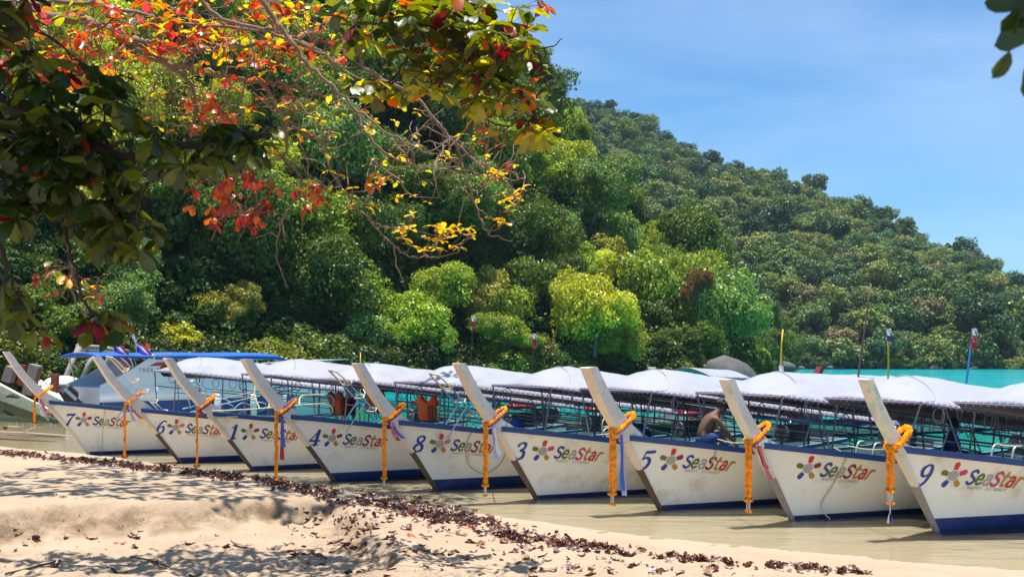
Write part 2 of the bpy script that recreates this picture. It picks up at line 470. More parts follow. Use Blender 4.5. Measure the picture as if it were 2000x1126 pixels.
# ------------------------------------------------------------------ hills and forest
def interp(t, tab): return np.interp(t, [a for a, b in tab], [b for a, b in tab])
NS = [(-1.0, 50), (-.5, 58), (-.2, 74), (0, 88), (.2, 100), (.235, 125), (.262, 185), (.275, 205)]
NR = [(-1.0, 150), (-.2, 160), (.1, 150), (.24, 170), (.275, 215)]
NZ = [(-1.0, 66), (-.2, 62), (-.12, 55), (-.06, 45), (0, 35), (.055, 29), (.075, 24), (.10, 17), (.125, 12.5), (.16, 11), (.2, 7.6), (.24, 3.6), (.262, 1.6), (.275, .2)]
FS = [(.0, 215), (.26, 214), (.5, 212), (.8, 230)]
FR = [(.0, 470), (.25, 430), (.5, 330), (.8, 300)]
far_sil = [(1000, 205), (1130, 190), (1200, 200), (1260, 240), (1320, 280), (1390, 302), (1440, 330), (1500, 335), (1560, 352), (1620, 380), (1700, 412), (1780, 452), (1850, 492), (1900, 502), (1960, 552), (2000, 580), (2100, 630), (2300, 680)]
def near_h(t, Y):
    a, b, z = interp(t, NS), interp(t, NR), interp(t, NZ)
    s = (Y - a) / (b - a)
    return np.where(s < 0, -2 + 0 * z, np.where(s < 1, z * np.sin(np.clip(s, 0, 1) * pi / 2) ** .9 + 1.2 * np.clip(s * 8, 0, 1), (z + 1.2) * np.clip(1.6 - .6 * s, 0, 1)))
def far_z(t, b): return np.maximum(CAMZ + (697 - interp(1000 + 2000 * t, far_sil)) / 2000 * b - 8.5, .5)
def far_h(t, Y):
    a, b = interp(t, FS), interp(t, FR); z = far_z(t, b)
    s = (Y - a) / (b - a)
    return np.where(s < 0, -2 + 0 * z, np.where(s < 1, z * np.clip(s, 0, 1) ** .85 + 1.5 * np.clip(s * 10, 0, 1), (z + 1.5) * np.clip(1.7 - .7 * s, 0, 1)))
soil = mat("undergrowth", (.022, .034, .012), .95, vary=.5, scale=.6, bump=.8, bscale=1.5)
def hill(fn, t0, t1, nt_, s0, s1, ns, S, R):
    T = np.linspace(t0, t1, nt_); s = np.linspace(s0, s1, ns)
    TT, SS = np.meshgrid(T, s)
    YY = interp(TT.ravel(), S).reshape(TT.shape) * (1 - SS) + interp(TT.ravel(), R).reshape(TT.shape) * SS
    ZZ = fn(TT, YY)
    ZZ = ZZ + np.where(ZZ > 0, 1.5 * fbm(TT * YY * .1, YY * .1, 3), 0)
    me = np_mesh("hill", np.stack([TT * YY, YY, ZZ], -1).reshape(-1, 3), grid_quads(ns, nt_), True, [soil])
    return tag(link("hill", me), kind='structure')
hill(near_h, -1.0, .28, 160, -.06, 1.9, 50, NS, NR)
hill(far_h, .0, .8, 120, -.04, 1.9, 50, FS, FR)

crown_m = leaf_mat("tree_foliage", (0, 0, 0), objcol=True, trans=.24, vary=.5, gloss=.025)
farcrown_m = leaf_mat("forest_foliage", (0, 0, 0), rnd=1, trans=.16, vary=.45, gloss=.02)
bark = mat("bark_pale", (.20, .17, .13), .9, vary=.35, scale=3, bump=.5)

def crown_mesh(name, R, H, lobes, quads, size, m, seed, flat=.75, droop=0.0, shell=.72):
    r = np.random.default_rng(seed)
    C = []
    for i in range(lobes):
        a = r.uniform(0, 2 * pi); q = sqrt(r.uniform(0, 1)) * .72
        z = r.uniform(-.25, .72) * (1 - q * .55)
        C.append((cos(a) * q * R * 1.12, sin(a) * q * R * 1.12, z * H, r.uniform(.15, .36) * R))
    C = np.array(C)
    k = r.integers(0, lobes, quads)
    w = C[:, 3][k] ** 1
    d = r.normal(size=(quads, 3)); d[:, 2] = d[:, 2] * .9 + .35; d /= np.linalg.norm(d, axis=1)[:, None]
    rad = (shell + (1 - shell) * r.random(quads) ** .5) * (1 + .16 * r.normal(size=quads))
    pos = C[k, :3] + d * (w * rad)[:, None] * np.array([1, 1, flat])
    nrm = d + .75 * r.normal(size=(quads, 3)); nrm[:, 2] += .45
    nrm /= np.linalg.norm(nrm, axis=1)[:, None]
    t = np.cross(nrm, r.normal(size=(quads, 3))); t /= np.linalg.norm(t, axis=1)[:, None]
    b = np.cross(nrm, t)
    s = size * r.uniform(.55, 1.35, quads)[:, None]
    el = r.uniform(.45, .8, quads)[:, None]
    V = np.stack([pos - t * s, pos - b * s * el + nrm * s * .2, pos + t * s, pos + b * s * el + nrm * s * .2], 1).reshape(-1, 3)
    return np_mesh(name, V, np.arange(quads * 4).reshape(-1, 4), False, [m])

protoN = [crown_mesh("crown", 4.6, 4.4, 34 + i * 4, 9500, .175, crown_m, 100 + i, flat=.65 + .1 * (i % 3)) for i in range(8)]
protoT = []
for i in range(4):
    mb = MB(); r = random.Random(i)
    top = Vector((r.uniform(-.8, .8), r.uniform(-.8, .8), 5.5))
    mb.tube([(0, 0, -1.5), (.1, 0, 1.5), (r.uniform(-.3, .3), .1, 3.5), top], [.34, .27, .22, .12], 7)
    for k in range(6):
        a = r.uniform(0, 6.28); z0 = r.uniform(1.8, 4.6)
        mb.tube([(0, 0, z0), (cos(a) * 1.2, sin(a) * 1.2, z0 + 1), (cos(a) * 2.6, sin(a) * 2.6, z0 + 1.7 + r.random())], [.13, .08, .03], 5)
    me = bpy.data.meshes.new("trunk"); me.from_pydata(mb.v, [], mb.f); me.materials.append(bark); me.polygons.foreach_set('use_smooth', [True] * len(mb.f))
    protoT.append(me)

KINDS = {
 'dark green': ((.095, .145, .013), "dark green tree in the dense forest on the near hillside", "dark green trees on the near hillside"),
 'mid green': ((.26, .33, .022), "mid green tree in the dense forest on the near hillside", "mid green trees on the near hillside"),
 'blue green': ((.18, .27, .055), "blue-green tree in the dense forest on the near hillside", "blue-green trees on the near hillside"),
 'light green': ((.44, .48, .035), "light green tree in the dense forest on the near hillside", "light green trees on the near hillside"),
 'yellow green': ((.47, .46, .025), "yellow-green tree in the dense forest on the near hillside", "yellow-green trees on the near hillside"),
 'olive': ((.34, .32, .035), "olive tree in the dense forest on the near hillside", "olive trees on the near hillside"),
}
def forest_tree(x, y, z, s, col, label, group=None, k=0, sz=None, name='forest_tree', rz=None, tz=0.0):
    o = empty(name, (x, y, z), random.uniform(0, 6.28) if rz is None else rz, label, 'tree', group)
    o.scale = (s, s, s * (sz or 1))
    tr_ = link('trunk', protoT[k % 4], o)
    c_ = link('crown', protoN[k % 8], o); c_.location = (0, 0, 5.2 + tz)
    c_.color = tuple(np.clip(np.array(col) * random.uniform(.8, 1.25), 0, 1)) + (1,)
    for j in range(3):
        e_ = link('crown', protoN[(k + 3 + j * 2) % 8], o); q = random.uniform(.42, .68); e_.scale = (q * random.uniform(.9, 1.3), q, q * random.uniform(.8, 1.2)); a = random.uniform(0, 6.28)
        e_.location = (cos(a) * random.uniform(2.4, 4.0), sin(a) * random.uniform(2.4, 4.0), 5.2 + tz + random.uniform(-2.6, 2.4)); e_.rotation_euler = (random.uniform(-.3, .3), random.uniform(-.3, .3), random.uniform(0, 6.28))
        e_.color = tuple(np.clip(np.array(col) * random.uniform(.65, 1.3), 0, 1)) + (1,)
    return o

rr = random.Random(5)
pts = []
cand = []
for _ in range(20000):
    t = rr.uniform(-.56, .272); a = float(interp(t, NS)); b = float(interp(t, NR))
    s_ = rr.random() ** 1.0 * 1.04 + .012
    y = a + (b - a) * s_
    cand.append((t * y, y, t, s_))
cells = {}
for x, y, t, s_ in cand:
    dmin = 3.0 + 2.3 * min(1, s_ * 1.5)
    if t > .2: dmin *= .72
    ok = True
    ci, cj = int(x // 8), int(y // 8)
    for i in (-1, 0, 1):
        for j in (-1, 0, 1):
            for q in cells.get((ci + i, cj + j), ()):
                if (q[0] - x) ** 2 + (q[1] - y) ** 2 < dmin * dmin: ok = False
    if ok:
        cells.setdefault((ci, cj), []).append((x, y)); pts.append((x, y, t, s_))
def seen(x, y, t, s_):
    z = float(near_h(np.array(t), np.array(y))) + 8
    py = 697 - (z - CAMZ) / y * 2000
    return py > -40
pts = [q for q in pts if seen(*q)]
pts.sort(key=lambda q: q[1])
NEAR_MAX = 292
rest = pts[NEAR_MAX:]
names = list(KINDS)
for i, (x, y, t, s_) in enumerate(pts[:NEAR_MAX]):
    u = float(vnoise(np.array(x * .06 + 30), np.array(y * .06)))
    wts = [.30, .30, .16, .12, .05, .07]
    if t > .1: wts = [.5, .33, .14, .03, 0, 0]
    if u > .48 and t < .1: wts = [.08, .27, .10, .30, .16, .09]
    if u < .35: wts = [.5, .24, .16, .05, .01, .04]
    kd = rr.choices(names, wts)[0]
    col, lab, grp = KINDS[kd]
    px_ = 1000 + 2000 * t
    hx = ("at the left edge" if px_ < 60 else "above boat 7" if px_ < 190 else "above boat 6" if px_ < 330 else "above boat 1" if px_ < 480 else "above boat 4" if px_ < 680 else "above boat 8" if px_ < 870 else "above boat 3" if px_ < 1110 else "above boat 5" if px_ < 1380 else "at its right foot")
    hy = "at the shore" if s_ < .1 else "on the lower slope" if s_ < .33 else "on the middle slope" if s_ < .66 else "near the ridge"
    lab = lab.split(" in the dense")[0] + " " + hy + " of the near hill, " + hx
    z = float(near_h(np.array(t), np.array(y)))
    sc_ = rr.choice((rr.uniform(.5, .8), rr.uniform(.7, 1.15))) * (1 if y < 150 else 1.1) * (.62 if t > .2 else 1) * (.8 if s_ < .04 else 1)
    forest_tree(x, y, z - (2.2 if s_ < .1 else 1.2), sc_, col, lab, grp, i, rr.uniform(.8, 1.5))

# trees one can name
def named_tree(px, py, Y, s, col, label, k, sz=1.0, name='forest_tree'):
    c = P(px, py, Y)
    return forest_tree(c.x, Y, c.z - 5.2 * s * sz, s, col, label, None, k, sz, name)
named_tree(1163, 632, 90, .80, (.42, .42, .02), "bright yellow-green spreading tree at the water's edge behind the numbered boats", 1, 1.45)
named_tree(855, 570, 84, .62, (.27, .33, .02), "yellow-green dome-shaped tree at the centre of the forest edge", 2, 1.2)
named_tree(800, 640, 80, .68, (.23, .31, .02), "leafy yellow-green tree below the dome-shaped tree, reaching down to the shore", 3, 1.25)
named_tree(545, 550, 80, .75, (.29, .29, .02), "yellowish tree flecked with orange blossom under the hanging branches", 4, 1.2)
named_tree(985, 650, 84, .5, (.25, .30, .02), "low yellow-green bush tree leaning over the water left of the brightest tree", 5, .8)
named_tree(1365, 560, 100, .30, (.22, .11, .03), "rust-coloured creeper-covered tree on the end of the near hill", 6, 2.0)
named_tree(420, 600, 76, .72, (.30, .42, .08), "pale green tree with drooping leafy boughs behind the speedboat", 7, 1.2)
named_tree(1120, 590, 94, .6, (.26, .32, .02), "yellow-green tree touching the left side of the brightest tree", 3, 1.2)
named_tree(700, 600, 80, .7, (.24, .34, .03), "rounded green tree left of the yellow-green tree that reaches the shore", 5, 1.3)
named_tree(640, 480, 92, .8, (.32, .40, .04), "light green tree right above the tree with orange blossom", 6, 1.1)
named_tree(60, 520, 72, .8, (.28, .34, .12), "pale grey-green tree at the left edge of the forest", 0, 1.0)

# the ranks of trees behind and the far wooded headland: one mass
def gn_scatter(name, pts_, protos, label, seed):
    me = bpy.data.meshes.new(name)
    me.vertices.add(len(pts_)); me.vertices.foreach_set('co', np.array([q[:3] for q in pts_], np.float32).ravel())
    a = me.attributes.new('sc', 'FLOAT', 'POINT'); a.data.foreach_set('value', np.array([q[3] for q in pts_], np.float32))
    a = me.attributes.new('rz', 'FLOAT', 'POINT'); a.data.foreach_set('value', np.array([q[4] for q in pts_], np.float32))
    me.update()
    o = tag(link(name, me), label, None, None, 'stuff')
    ng = bpy.data.node_groups.new(name, 'GeometryNodeTree')
    ng.interface.new_socket('Geometry', in_out='INPUT', socket_type='NodeSocketGeometry')
    ng.interface.new_socket('Geometry', in_out='OUTPUT', socket_type='NodeSocketGeometry')
    gi = ng.nodes.new('NodeGroupInput'); go = ng.nodes.new('NodeGroupOutput')
    cl = bpy.data.collections.new(name + "_kinds")
    for pm_ in protos:
        cl.objects.link(bpy.data.objects.new("crown", pm_))
    ci = ng.nodes.new('GeometryNodeCollectionInfo'); ci.inputs['Collection'].default_value = cl
    ci.inputs['Separate Children'].default_value = True; ci.inputs['Reset Children'].default_value = True
    ip = ng.nodes.new('GeometryNodeInstanceOnPoints'); ip.inputs['Pick Instance'].default_value = True
    def attr(nm):
        x = ng.nodes.new('GeometryNodeInputNamedAttribute'); x.data_type = 'FLOAT'; x.inputs['Name'].default_value = nm; return x
    asc, arz = attr('sc'), attr('rz')
    cx = ng.nodes.new('ShaderNodeCombineXYZ')
    lk = ng.links.new
    lk(arz.outputs['Attribute'], cx.inputs['Z'])
    lk(gi.outputs[0], ip.inputs['Points']); lk(ci.outputs[0], ip.inputs['Instance'])
    lk(cx.outputs[0], ip.inputs['Rotation']); lk(asc.outputs['Attribute'], ip.inputs['Scale'])
    ri = ng.nodes.new('FunctionNodeRandomValue'); ri.data_type = 'INT'; ri.inputs[5].default_value = len(protos) - 1; ri.inputs['Seed'].default_value = seed
    lk(ri.outputs[2], ip.inputs['Instance Index'])
    lk(ip.outputs[0], go.inputs[0])
    mo = o.modifiers.new('scatter', 'NODES'); mo.node_group = ng
    return o

protoF = [crown_mesh("crown", 4.4, 5.0, 22 + i * 3, 3200, .30, farcrown_m, 300 + i, flat=.95, shell=.8) for i in range(7)]
fp = []
for x, y, t, s_ in rest:
    z = float(near_h(np.array(t), np.array(y))); fp.append((x, y, z + 4.0, rr.uniform(.85, 1.25), rr.uniform(0, 6.3)))
tries = 0; cells = {}
while tries < 26000:
    tries += 1
    t = rr.uniform(.03, .6); a = float(interp(t, FS)); b = float(interp(t, FR)); s_ = rr.random() * 1.08 + .006
    y = a + (b - a) * s_; x = t * y
    dmin = 4.6 + 2.6 * rr.random(); ci, cj = int(x // 8), int(y // 8); ok = True
    for i in (-1, 0, 1):
        for j in (-1, 0, 1):
            for q in cells.get((ci + i, cj + j), ()):
                if (q[0] - x) ** 2 + (q[1] - y) ** 2 < dmin * dmin: ok = False
    if not ok: continue
    cells.setdefault((ci, cj), []).append((x, y))
    z = float(far_h(np.array(t), np.array(y)))
    big = rr.random() < .12
    fp.append((x, y, z + (2.0 if s_ < .05 else 3.6) + (2.8 if big else 0) + rr.uniform(-1.6, 2.0), rr.uniform(.6, 1.2) * (1.25 if big else 1), rr.uniform(0, 6.3)))
for _ in range(520):
    t = rr.uniform(.2, .6); a = float(interp(t, FS)); b = float(interp(t, FR)); s_ = rr.random() ** 2 * .3 + .004; y = a + (b - a) * s_
    fp.append((t * y, y, float(far_h(np.array(t), np.array(y))) + rr.uniform(-.5, 1.2), rr.uniform(.3, .55), rr.uniform(0, 6.3)))
gn_scatter("forest", fp, protoF, "dense rainforest covering the headland and the upper slopes", 3)

up = []
for _ in range(2600):
    t = rr.uniform(-.6, .27); a = float(interp(t, NS)); b = float(interp(t, NR)); s_ = rr.random() ** 1.3
    y = a + (b - a) * s_; z = float(near_h(np.array(t), np.array(y)))
    up.append((t * y, y, z + rr.uniform(.2, 1.6), rr.uniform(.3, .62), rr.uniform(0, 6.3)))
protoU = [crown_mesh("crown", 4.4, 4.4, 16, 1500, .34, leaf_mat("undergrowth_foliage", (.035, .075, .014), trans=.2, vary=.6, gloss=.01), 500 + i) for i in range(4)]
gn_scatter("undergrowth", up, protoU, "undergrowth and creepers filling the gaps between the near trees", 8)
# bushes that close the edge of the forest down to the water
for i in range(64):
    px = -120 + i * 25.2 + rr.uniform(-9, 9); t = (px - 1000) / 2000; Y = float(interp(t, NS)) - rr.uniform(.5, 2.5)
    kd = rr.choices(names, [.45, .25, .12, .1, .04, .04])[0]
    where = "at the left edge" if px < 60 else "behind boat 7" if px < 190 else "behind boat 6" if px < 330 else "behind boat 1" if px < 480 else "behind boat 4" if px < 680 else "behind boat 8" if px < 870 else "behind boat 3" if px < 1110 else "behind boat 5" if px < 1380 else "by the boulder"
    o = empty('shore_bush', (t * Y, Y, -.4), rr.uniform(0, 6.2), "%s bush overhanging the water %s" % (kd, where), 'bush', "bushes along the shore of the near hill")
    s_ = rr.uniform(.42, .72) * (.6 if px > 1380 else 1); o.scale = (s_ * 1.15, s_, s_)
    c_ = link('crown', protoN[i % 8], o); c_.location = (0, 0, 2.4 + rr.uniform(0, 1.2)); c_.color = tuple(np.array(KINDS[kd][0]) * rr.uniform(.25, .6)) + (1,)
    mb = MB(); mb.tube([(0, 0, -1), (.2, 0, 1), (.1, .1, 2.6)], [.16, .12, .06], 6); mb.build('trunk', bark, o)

# rocks along the shore
rockm = mat("granite", (.085, .08, .08), .85, vary=.45, scale=1.3, bump=.7, bscale=5, dirt=(.035, .033, .03), dirt_amt=.8, dirt_scale=.8)
def rock(px, py, Y, size, label, group=None, seed=0, name='rock', rot=0.0):
    c = P(px, py, Y); r = random.Random(seed); mb = MB()
    mb.ball((0, 0, 0), (size[0], size[1], size[2]), 18, 12)
    vs = []
    for v in mb.v:
        q = Vector(v); nn = mnoise.fractal(q * (1.2 / max(size)) + Vector((seed * 3.1, 0, 0)), 1.0, 2.0, 3)
        q = q * (1 + .28 * nn); vs.append(tuple(q))
    mb.v = vs
    o = mb.build(name, rockm, None, True, (c.x, Y, c.z)); o.rotation_euler = (0, rot, r.uniform(0, 3))
    o.rotation_euler[2] = 0
    return tag(o, label, 'rock', group)
rock(1432, 734, 88, (2.3, 2.0, 1.5), "large smooth grey boulder at the foot of the near hill, left of the open water", seed=2, name='boulder', rot=.3)
rock(1505, 716, 150, (3.6, 2, .9), "pale flat rock beside the boulder at the water's edge", seed=5)
sh = random.Random(9)
k = 0
for i in range(70):
    px = sh.uniform(1455, 2080); t = (px - 1000) / 2000
    if px < 1535: Y = float(interp(t, NS)) - sh.uniform(0, 4)
    else: Y = float(interp(t, FS)) - sh.uniform(-2, 1.5)
    s = sh.uniform(.2, .65) * (1.9 if sh.random() < .10 else 1)
    rock(px, 697 + CAMZ * 2000 / Y - s * 3, Y, (s * 1.5, s, s * .75), "grey rock lying at the waterline under the forest of the far shore", "rocks along the far shore", 20 + i)
for i, px in enumerate((1330, 1395)):
    Y = float(interp((px - 1000) / 2000, NS)) - 3
    rock(px, 728, Y, (1.6, 1.4, .9), "dark rock on the shaded shore behind the boat roofs", "rocks on the near shore", 120 + i)

# ------------------------------------------------------------------ longtail boats
white_p = mat("hull_paint", (.82, .79, .71), .5, vary=.06, scale=2, dirt=(.46, .38, .27), dirt_amt=.7, dirt_scale=1.7, bump=.12, bscale=9)
cream_p = mat("post_paint", (.60, .59, .565), .6, vary=.08, scale=5, dirt=(.33, .27, .20), dirt_amt=.55, dirt_scale=7, bump=.15, bscale=18)
front_p = mat("bow_front_bounce_tan", (.84, .65, .45), .6, vary=.08, scale=6, dirt=(.34, .25, .17), dirt_amt=.5, dirt_scale=9)  # tan front of the bow, warm bounce off the sand put into the colour
chip_p = mat("chipped_post_paint", (.70, .64, .52), .6, vary=.08, scale=6, dirt=(.16, .42, .42), dirt_amt=.95, dirt_scale=3.2)
blue_p = mat("rail_paint", (.010, .05, .20), .42, vary=.2, scale=4, dirt=(.10, .14, .22), dirt_amt=.25, dirt_scale=9)
sky_p = mat("deck_paint", (.07, .22, .27), .5, vary=.15, scale=5, dirt=(.4, .5, .55), dirt_amt=.4)
band_p = mat("bottom_paint", (.006, .028, .145), .5, vary=.25, scale=3, dirt=(.08, .1, .14), dirt_amt=.4)
worn_w = mat("worn_wood", (.13, .08, .045), .85, vary=.4, scale=20, bump=.4)
grey_w = mat("weathered_stem", (.30, .25, .21), .8, vary=.3, scale=14, bump=.4)
steel = mat("galvanised_pipe", (.20, .20, .24), .42, metal=.55, vary=.2, scale=10, dirt=(.16, .10, .07), dirt_amt=.5, dirt_scale=12)
rust_pipe = mat("painted_pipe", (.55, .46, .30), .6, vary=.2, scale=12, dirt=(.28, .13, .05), dirt_amt=.8, dirt_scale=10)
bright_pipe = mat("aluminium_pipe", (.62, .62, .64), .3, metal=.8, vary=.1, scale=10)
bluepipe = mat("blue_pipe", (.08, .28, .50), .5, vary=.2, scale=10)
edge_p = mat("roof_edge_pipe", (.20, .15, .24), .5, vary=.2, scale=9)
rope_w = mat("lashing_cord", (.74, .72, .74), .8, vary=.1)
rope_m = mat("mooring_rope", (.50, .43, .33), .9, vary=.2, scale=30)
red_p = mat("engine_cover_red", (.24, .018, .022), .4, vary=.2, scale=4, dirt=(.1, .02, .02), dirt_amt=.5)
black_m = mat("engine_black", (.022, .022, .024), .45, vary=.3, scale=9, dirt=(.12, .10, .09), dirt_amt=.5, dirt_scale=9)
engine_g = mat("engine_grey", (.16, .16, .165), .45, metal=.5, vary=.4, scale=12)
canvas = mat("roof_canvas", (.31, .31, .335), .42, vary=.04, scale=1.2, dirt=(.20, .20, .225), dirt_amt=.5, dirt_scale=1.4, bump=.9, bscale=2.6)
ink_b = mat("lettering_blue", (.02, .05, .27), .5, vary=.12, scale=30)
inks = {k: mat("lettering_" + k, c, .5, vary=.1, scale=30) for k, c in dict(
    blue=(.02, .10, .34), green=(.11, .16, .03), grey=(.36, .34, .32), maroon=(.22, .02, .04), ochre=(.42, .22, .03), red=(.55, .03, .03), pink=(.55, .14, .20), small=(.22, .20, .19), cream=(.66, .62, .55), magenta=(.50, .04, .14), fade=(.62, .58, .52)).items()}

PROF = [(-.12, -.12), (0, 0), (.24, .24), (.55, .53), (.64, .60), (.84, .79), (1, 1)]     # forward share, height share
def pr_f(z, F, H): return F * float(np.interp(z / H, [b for a, b in PROF], [a for a, b in PROF]))
LEN = 11.0
class Boat:
    def __init__(s, X, Y, th, F, H, gb, band=.05, zc=1.9, xr=1.75, xe=8.4):
        s.X, s.Y, s.th, s.F, s.H, s.gb, s.band, s.zc, s.xr, s.xe = X, Y, radians(th), F, H, gb, band, zc, xr, xe
        s.g0 = .44
    def g(s, x): q = s.gb - .152 * (x + .9) + .018 * max(0, x + .9); k_ = .38; d_ = q - k_; return k_ + .5 * (d_ + sqrt(d_ * d_ + .02)) + .15 * max(0, (x - 7.5) / 3.5) ** 2 - .02 * exp(-abs(x + .9))
    def xs(s, z): return -pr_f(z, s.F, s.H) + .035
    def half(s, p, v):
        e = 1.75 + .45 * v; pm = .62 - .23 * max(0, v); B = .70 + .33 * max(0, v) ** .7
        if v < 0: B *= 1 + v * 1.5
        q = min(1, p / pm)
        return max(.012, B * (1 - (1 - q) ** e) * (1 - .35 * float(smooth01((p - .62) / .38))) )
    def pt(s, p, v):
        x = 0; z = 0
        for _ in range(4):
            z = v * s.g(x) if v >= 0 else v * .5
            x0 = s.xs(z); x = x0 + p * (LEN - x0)
        return x, s.half(p, v), z
    def B(s, x, z):
        v = z / s.g(x); x0 = s.xs(z); p = max(0, (x - x0) / (LEN - x0))
        return s.half(p, v)

def hull_parts(b, root, M=None):
    M = M or (white_p, band_p, sky_p, blue_p)
    Ps = [0, .004, .012, .025, .045, .07, .1, .14, .19, .25, .32, .4, .5, .6, .7, .8, .9, 1.0]
    vb = b.band / b.gb
    Vs = [-.5, -.2, 0, vb * .5, vb, vb + .08, .3, .42, .54, .66, .78, .9, 1.0]
    mb = MB()
    for side in (-1, 1):
        vs = []; fs = []; ms = []
        for v in Vs:
            for p_ in Ps:
                if 0 < v <= vb: # bottom paint edge keeps level: share of height follows the sheer
                    x, y, z = b.pt(p_, v); z2 = v * b.gb; y = b.B(x, z2); z = z2
                    if v == vb: z = b.band + .03 * min(1, x / 6 if x > 0 else 0); y = b.B(x, z)
                else: x, y, z = b.pt(p_, v)
                vs.append((x, side * y, z))
        n = len(Ps)
        base = len(mb.v); mb.v += vs
        for j in range(len(Vs) - 1):
            for i in range(n - 1):
                a = base + j * n + i
                q = (a, a + 1, a + n + 1, a + n)
                if side > 0: q = tuple(reversed(q))
                mb.f.append(q); mb.m.append(1 if Vs[j + 1] <= vb + 1e-6 else 0)
        # inside skin
        vs = []
        for v in (1.0, .7, .35):
            for p_ in Ps:
                x, y, z = b.pt(p_, v); vs.append((x + .03, side * max(.005, y - .04), z))
        base = len(mb.v); mb.v += vs
        for j in range(2):
            for i in range(n - 1):
                a = base + j * n + i; q = (a, a + 1, a + n + 1, a + n)
                if side > 0: q = tuple(reversed(q))
                mb.f.append(q); mb.m.append(2)
    # transom
    for side in (-1, 1):
        ring = []
        for v in Vs:
            x, y, z = b.pt(1.0, v); ring.append((x, side * y, z))
        base = len(mb.v); mb.v += ring + [(r_[0], 0, r_[2]) for r_ in ring]
        m_ = len(ring)
        for j in range(m_ - 1):
            q = (base + j, base + j + 1, base + m_ + j + 1, base + m_ + j)
            if side < 0: q = tuple(reversed(q))
            mb.f.append(q); mb.m.append(0)
    h = mb.build('hull', (M[0], M[1], mat('inner_planks', (.045, .10, .11), .7, vary=.3, scale=5)), root, True)
    # floor and foredeck
    mb = MB(); xsn = [-.3, .2, .8, 1.6, 2.6, 4, 6, 8, 10, 10.9]
    vs = []
    for x in xsn:
        z = max(.10, b.g(x) - (.22 if x < 1.5 else .22 + min(.5, (x - 1.5) * .4))); y = max(.01, b.B(x, z) - .05)
        vs += [(x, -y, z), (x, y, z)]
    mb.add(vs, [(2 * i, 2 * i + 2, 2 * i + 3, 2 * i + 1) for i in range(len(xsn) - 1)])
    mb.build('deck', mat('deck_boards', (.07, .16, .19), .7, vary=.35, scale=7, dirt=(.2, .22, .2), dirt_amt=.5), root)
    for x in (2.2, 3.6, 5.0, 6.4, 7.8):
        z = b.g(x) - .17; y = b.B(x, z) - .03
        mb = MB(); mb.box((x, 0, z), (.24, 2 * y, .035)); mb.build('thwart', worn_w, root)
    # rub rail: outer blue strake with a paler cap on top
    for side in (-1, 1):
        vs = []; N = 34
        for i in range(N + 1):
            p_ = .0 + 1.0 * (i / N) ** 1.5
            x, y, z = b.pt(p_, 1.0)
            hh = .070 - .01 * p_
            y += .004
            for (dy, dz) in ((0, -hh), (.028, -hh), (.034, 0.0), (.034, .022), (-.055, .022), (-.055, -.01)):
                vs.append((x - .01, side * max(.0, y + dy), z + dz))
        fs = []; ms = []
        for i in range(N):
            for k in range(6):
                a = i * 6 + k; c = i * 6 + (k + 1) % 6
                q = (a, c, c + 6, a + 6)
                if side < 0: q = tuple(reversed(q))
                fs.append(q); ms.append(1 if k in (3,) else 0)
        mb = MB()
        for q, m_ in zip(fs, ms): mb.f.append(q); mb.m.append(m_)
        mb.v = vs
        mb.build('rub_rail', [M[3], M[2]], root)

def stem_parts(b, root, mp=None, mf=None, ml=None, low=True, pw=1.0, lw=.5):
    mp = mp or cream_p; mf = mf or front_p
    F, H, gb = b.F, b.H, b.gb
    # the tall post: stations with front edge, depth and half-width
    st = []
    for s_ in (gb / H - .06, .53, .575, .62, .67, .72, .77, .83, .89, .95, 1.0):
        z = s_ * H; xf = -pr_f(z, F, H)
        dp = float(np.interp(s_, [.5, .575, .63, .7, .77, .88, 1.0], [.40, .33, .27, .235, .215, .18, .15])) * (pw if s_ > .55 else 1)
        hw = float(np.interp(s_, [.5, .6, .8, 1.0], [.09, .12, .145, .155])) * (pw if s_ > .55 else 1)
        zb = z
        st.append((xf, z, dp, hw, zb))
    mb = MB(); vs = []
    for (xf, z, dp, hw, zb) in st:
        tilt = -.25 * dp  # sections stand square to the rake
        c_ = .012
        vs += [(xf, -hw + c_, z), (xf, hw - c_, z), (xf + c_, hw, z + .01), (xf + dp, hw * .92, zb + dp * .10), (xf + dp, -hw * .92, zb + dp * .10), (xf + c_, -hw, z + .01)]
    fs = []; ms = []
    for i in range(len(st) - 1):
        for k in range(6):
            a = i * 6 + k; c = i * 6 + (k + 1) % 6
            fs.append((a, a + 6, c + 6, c)); ms.append(1 if k == 0 else 0)
    t = (len(st) - 1) * 6; fs.append((t, t + 5, t + 4, t + 3, t + 2, t + 1)); ms.append(0)
    mb.v = vs; mb.f = fs; mb.m = ms
    mb.build('stem_post', [mp, mf], root)
    # front strip down to the foot
    def strip(z0, z1, wd, m_, nm, proud=0.0, dp_=.055):
        mb = MB(); vs = []; N = 8
        for i in range(N + 1):
            z = z0 + (z1 - z0) * i / N; xf = -pr_f(z, F, H) - proud
            hw = float(np.interp(z, [-.2, 0, gb, gb + .2], [.015, .022, .075, .09])) * wd
            vs += [(xf, -hw, z), (xf, hw, z), (xf + dp_, hw + .004, z + .03), (xf + dp_, -hw - .004, z + .03)]
        fs = []
        for i in range(N):
            for k in range(4):
                a = i * 4 + k; c = i * 4 + (k + 1) % 4; fs.append((a, a + 4, c + 4, c))
        mb.add(vs, fs); mb.build(nm, m_, root)
    zl = .52 * gb
    strip(-.15, gb - .03, 1.0, mf, 'stem_strip')
    if low: strip(-.15, zl - .004, lw, ml or worn_w, 'keel_shoe', .012, .065)

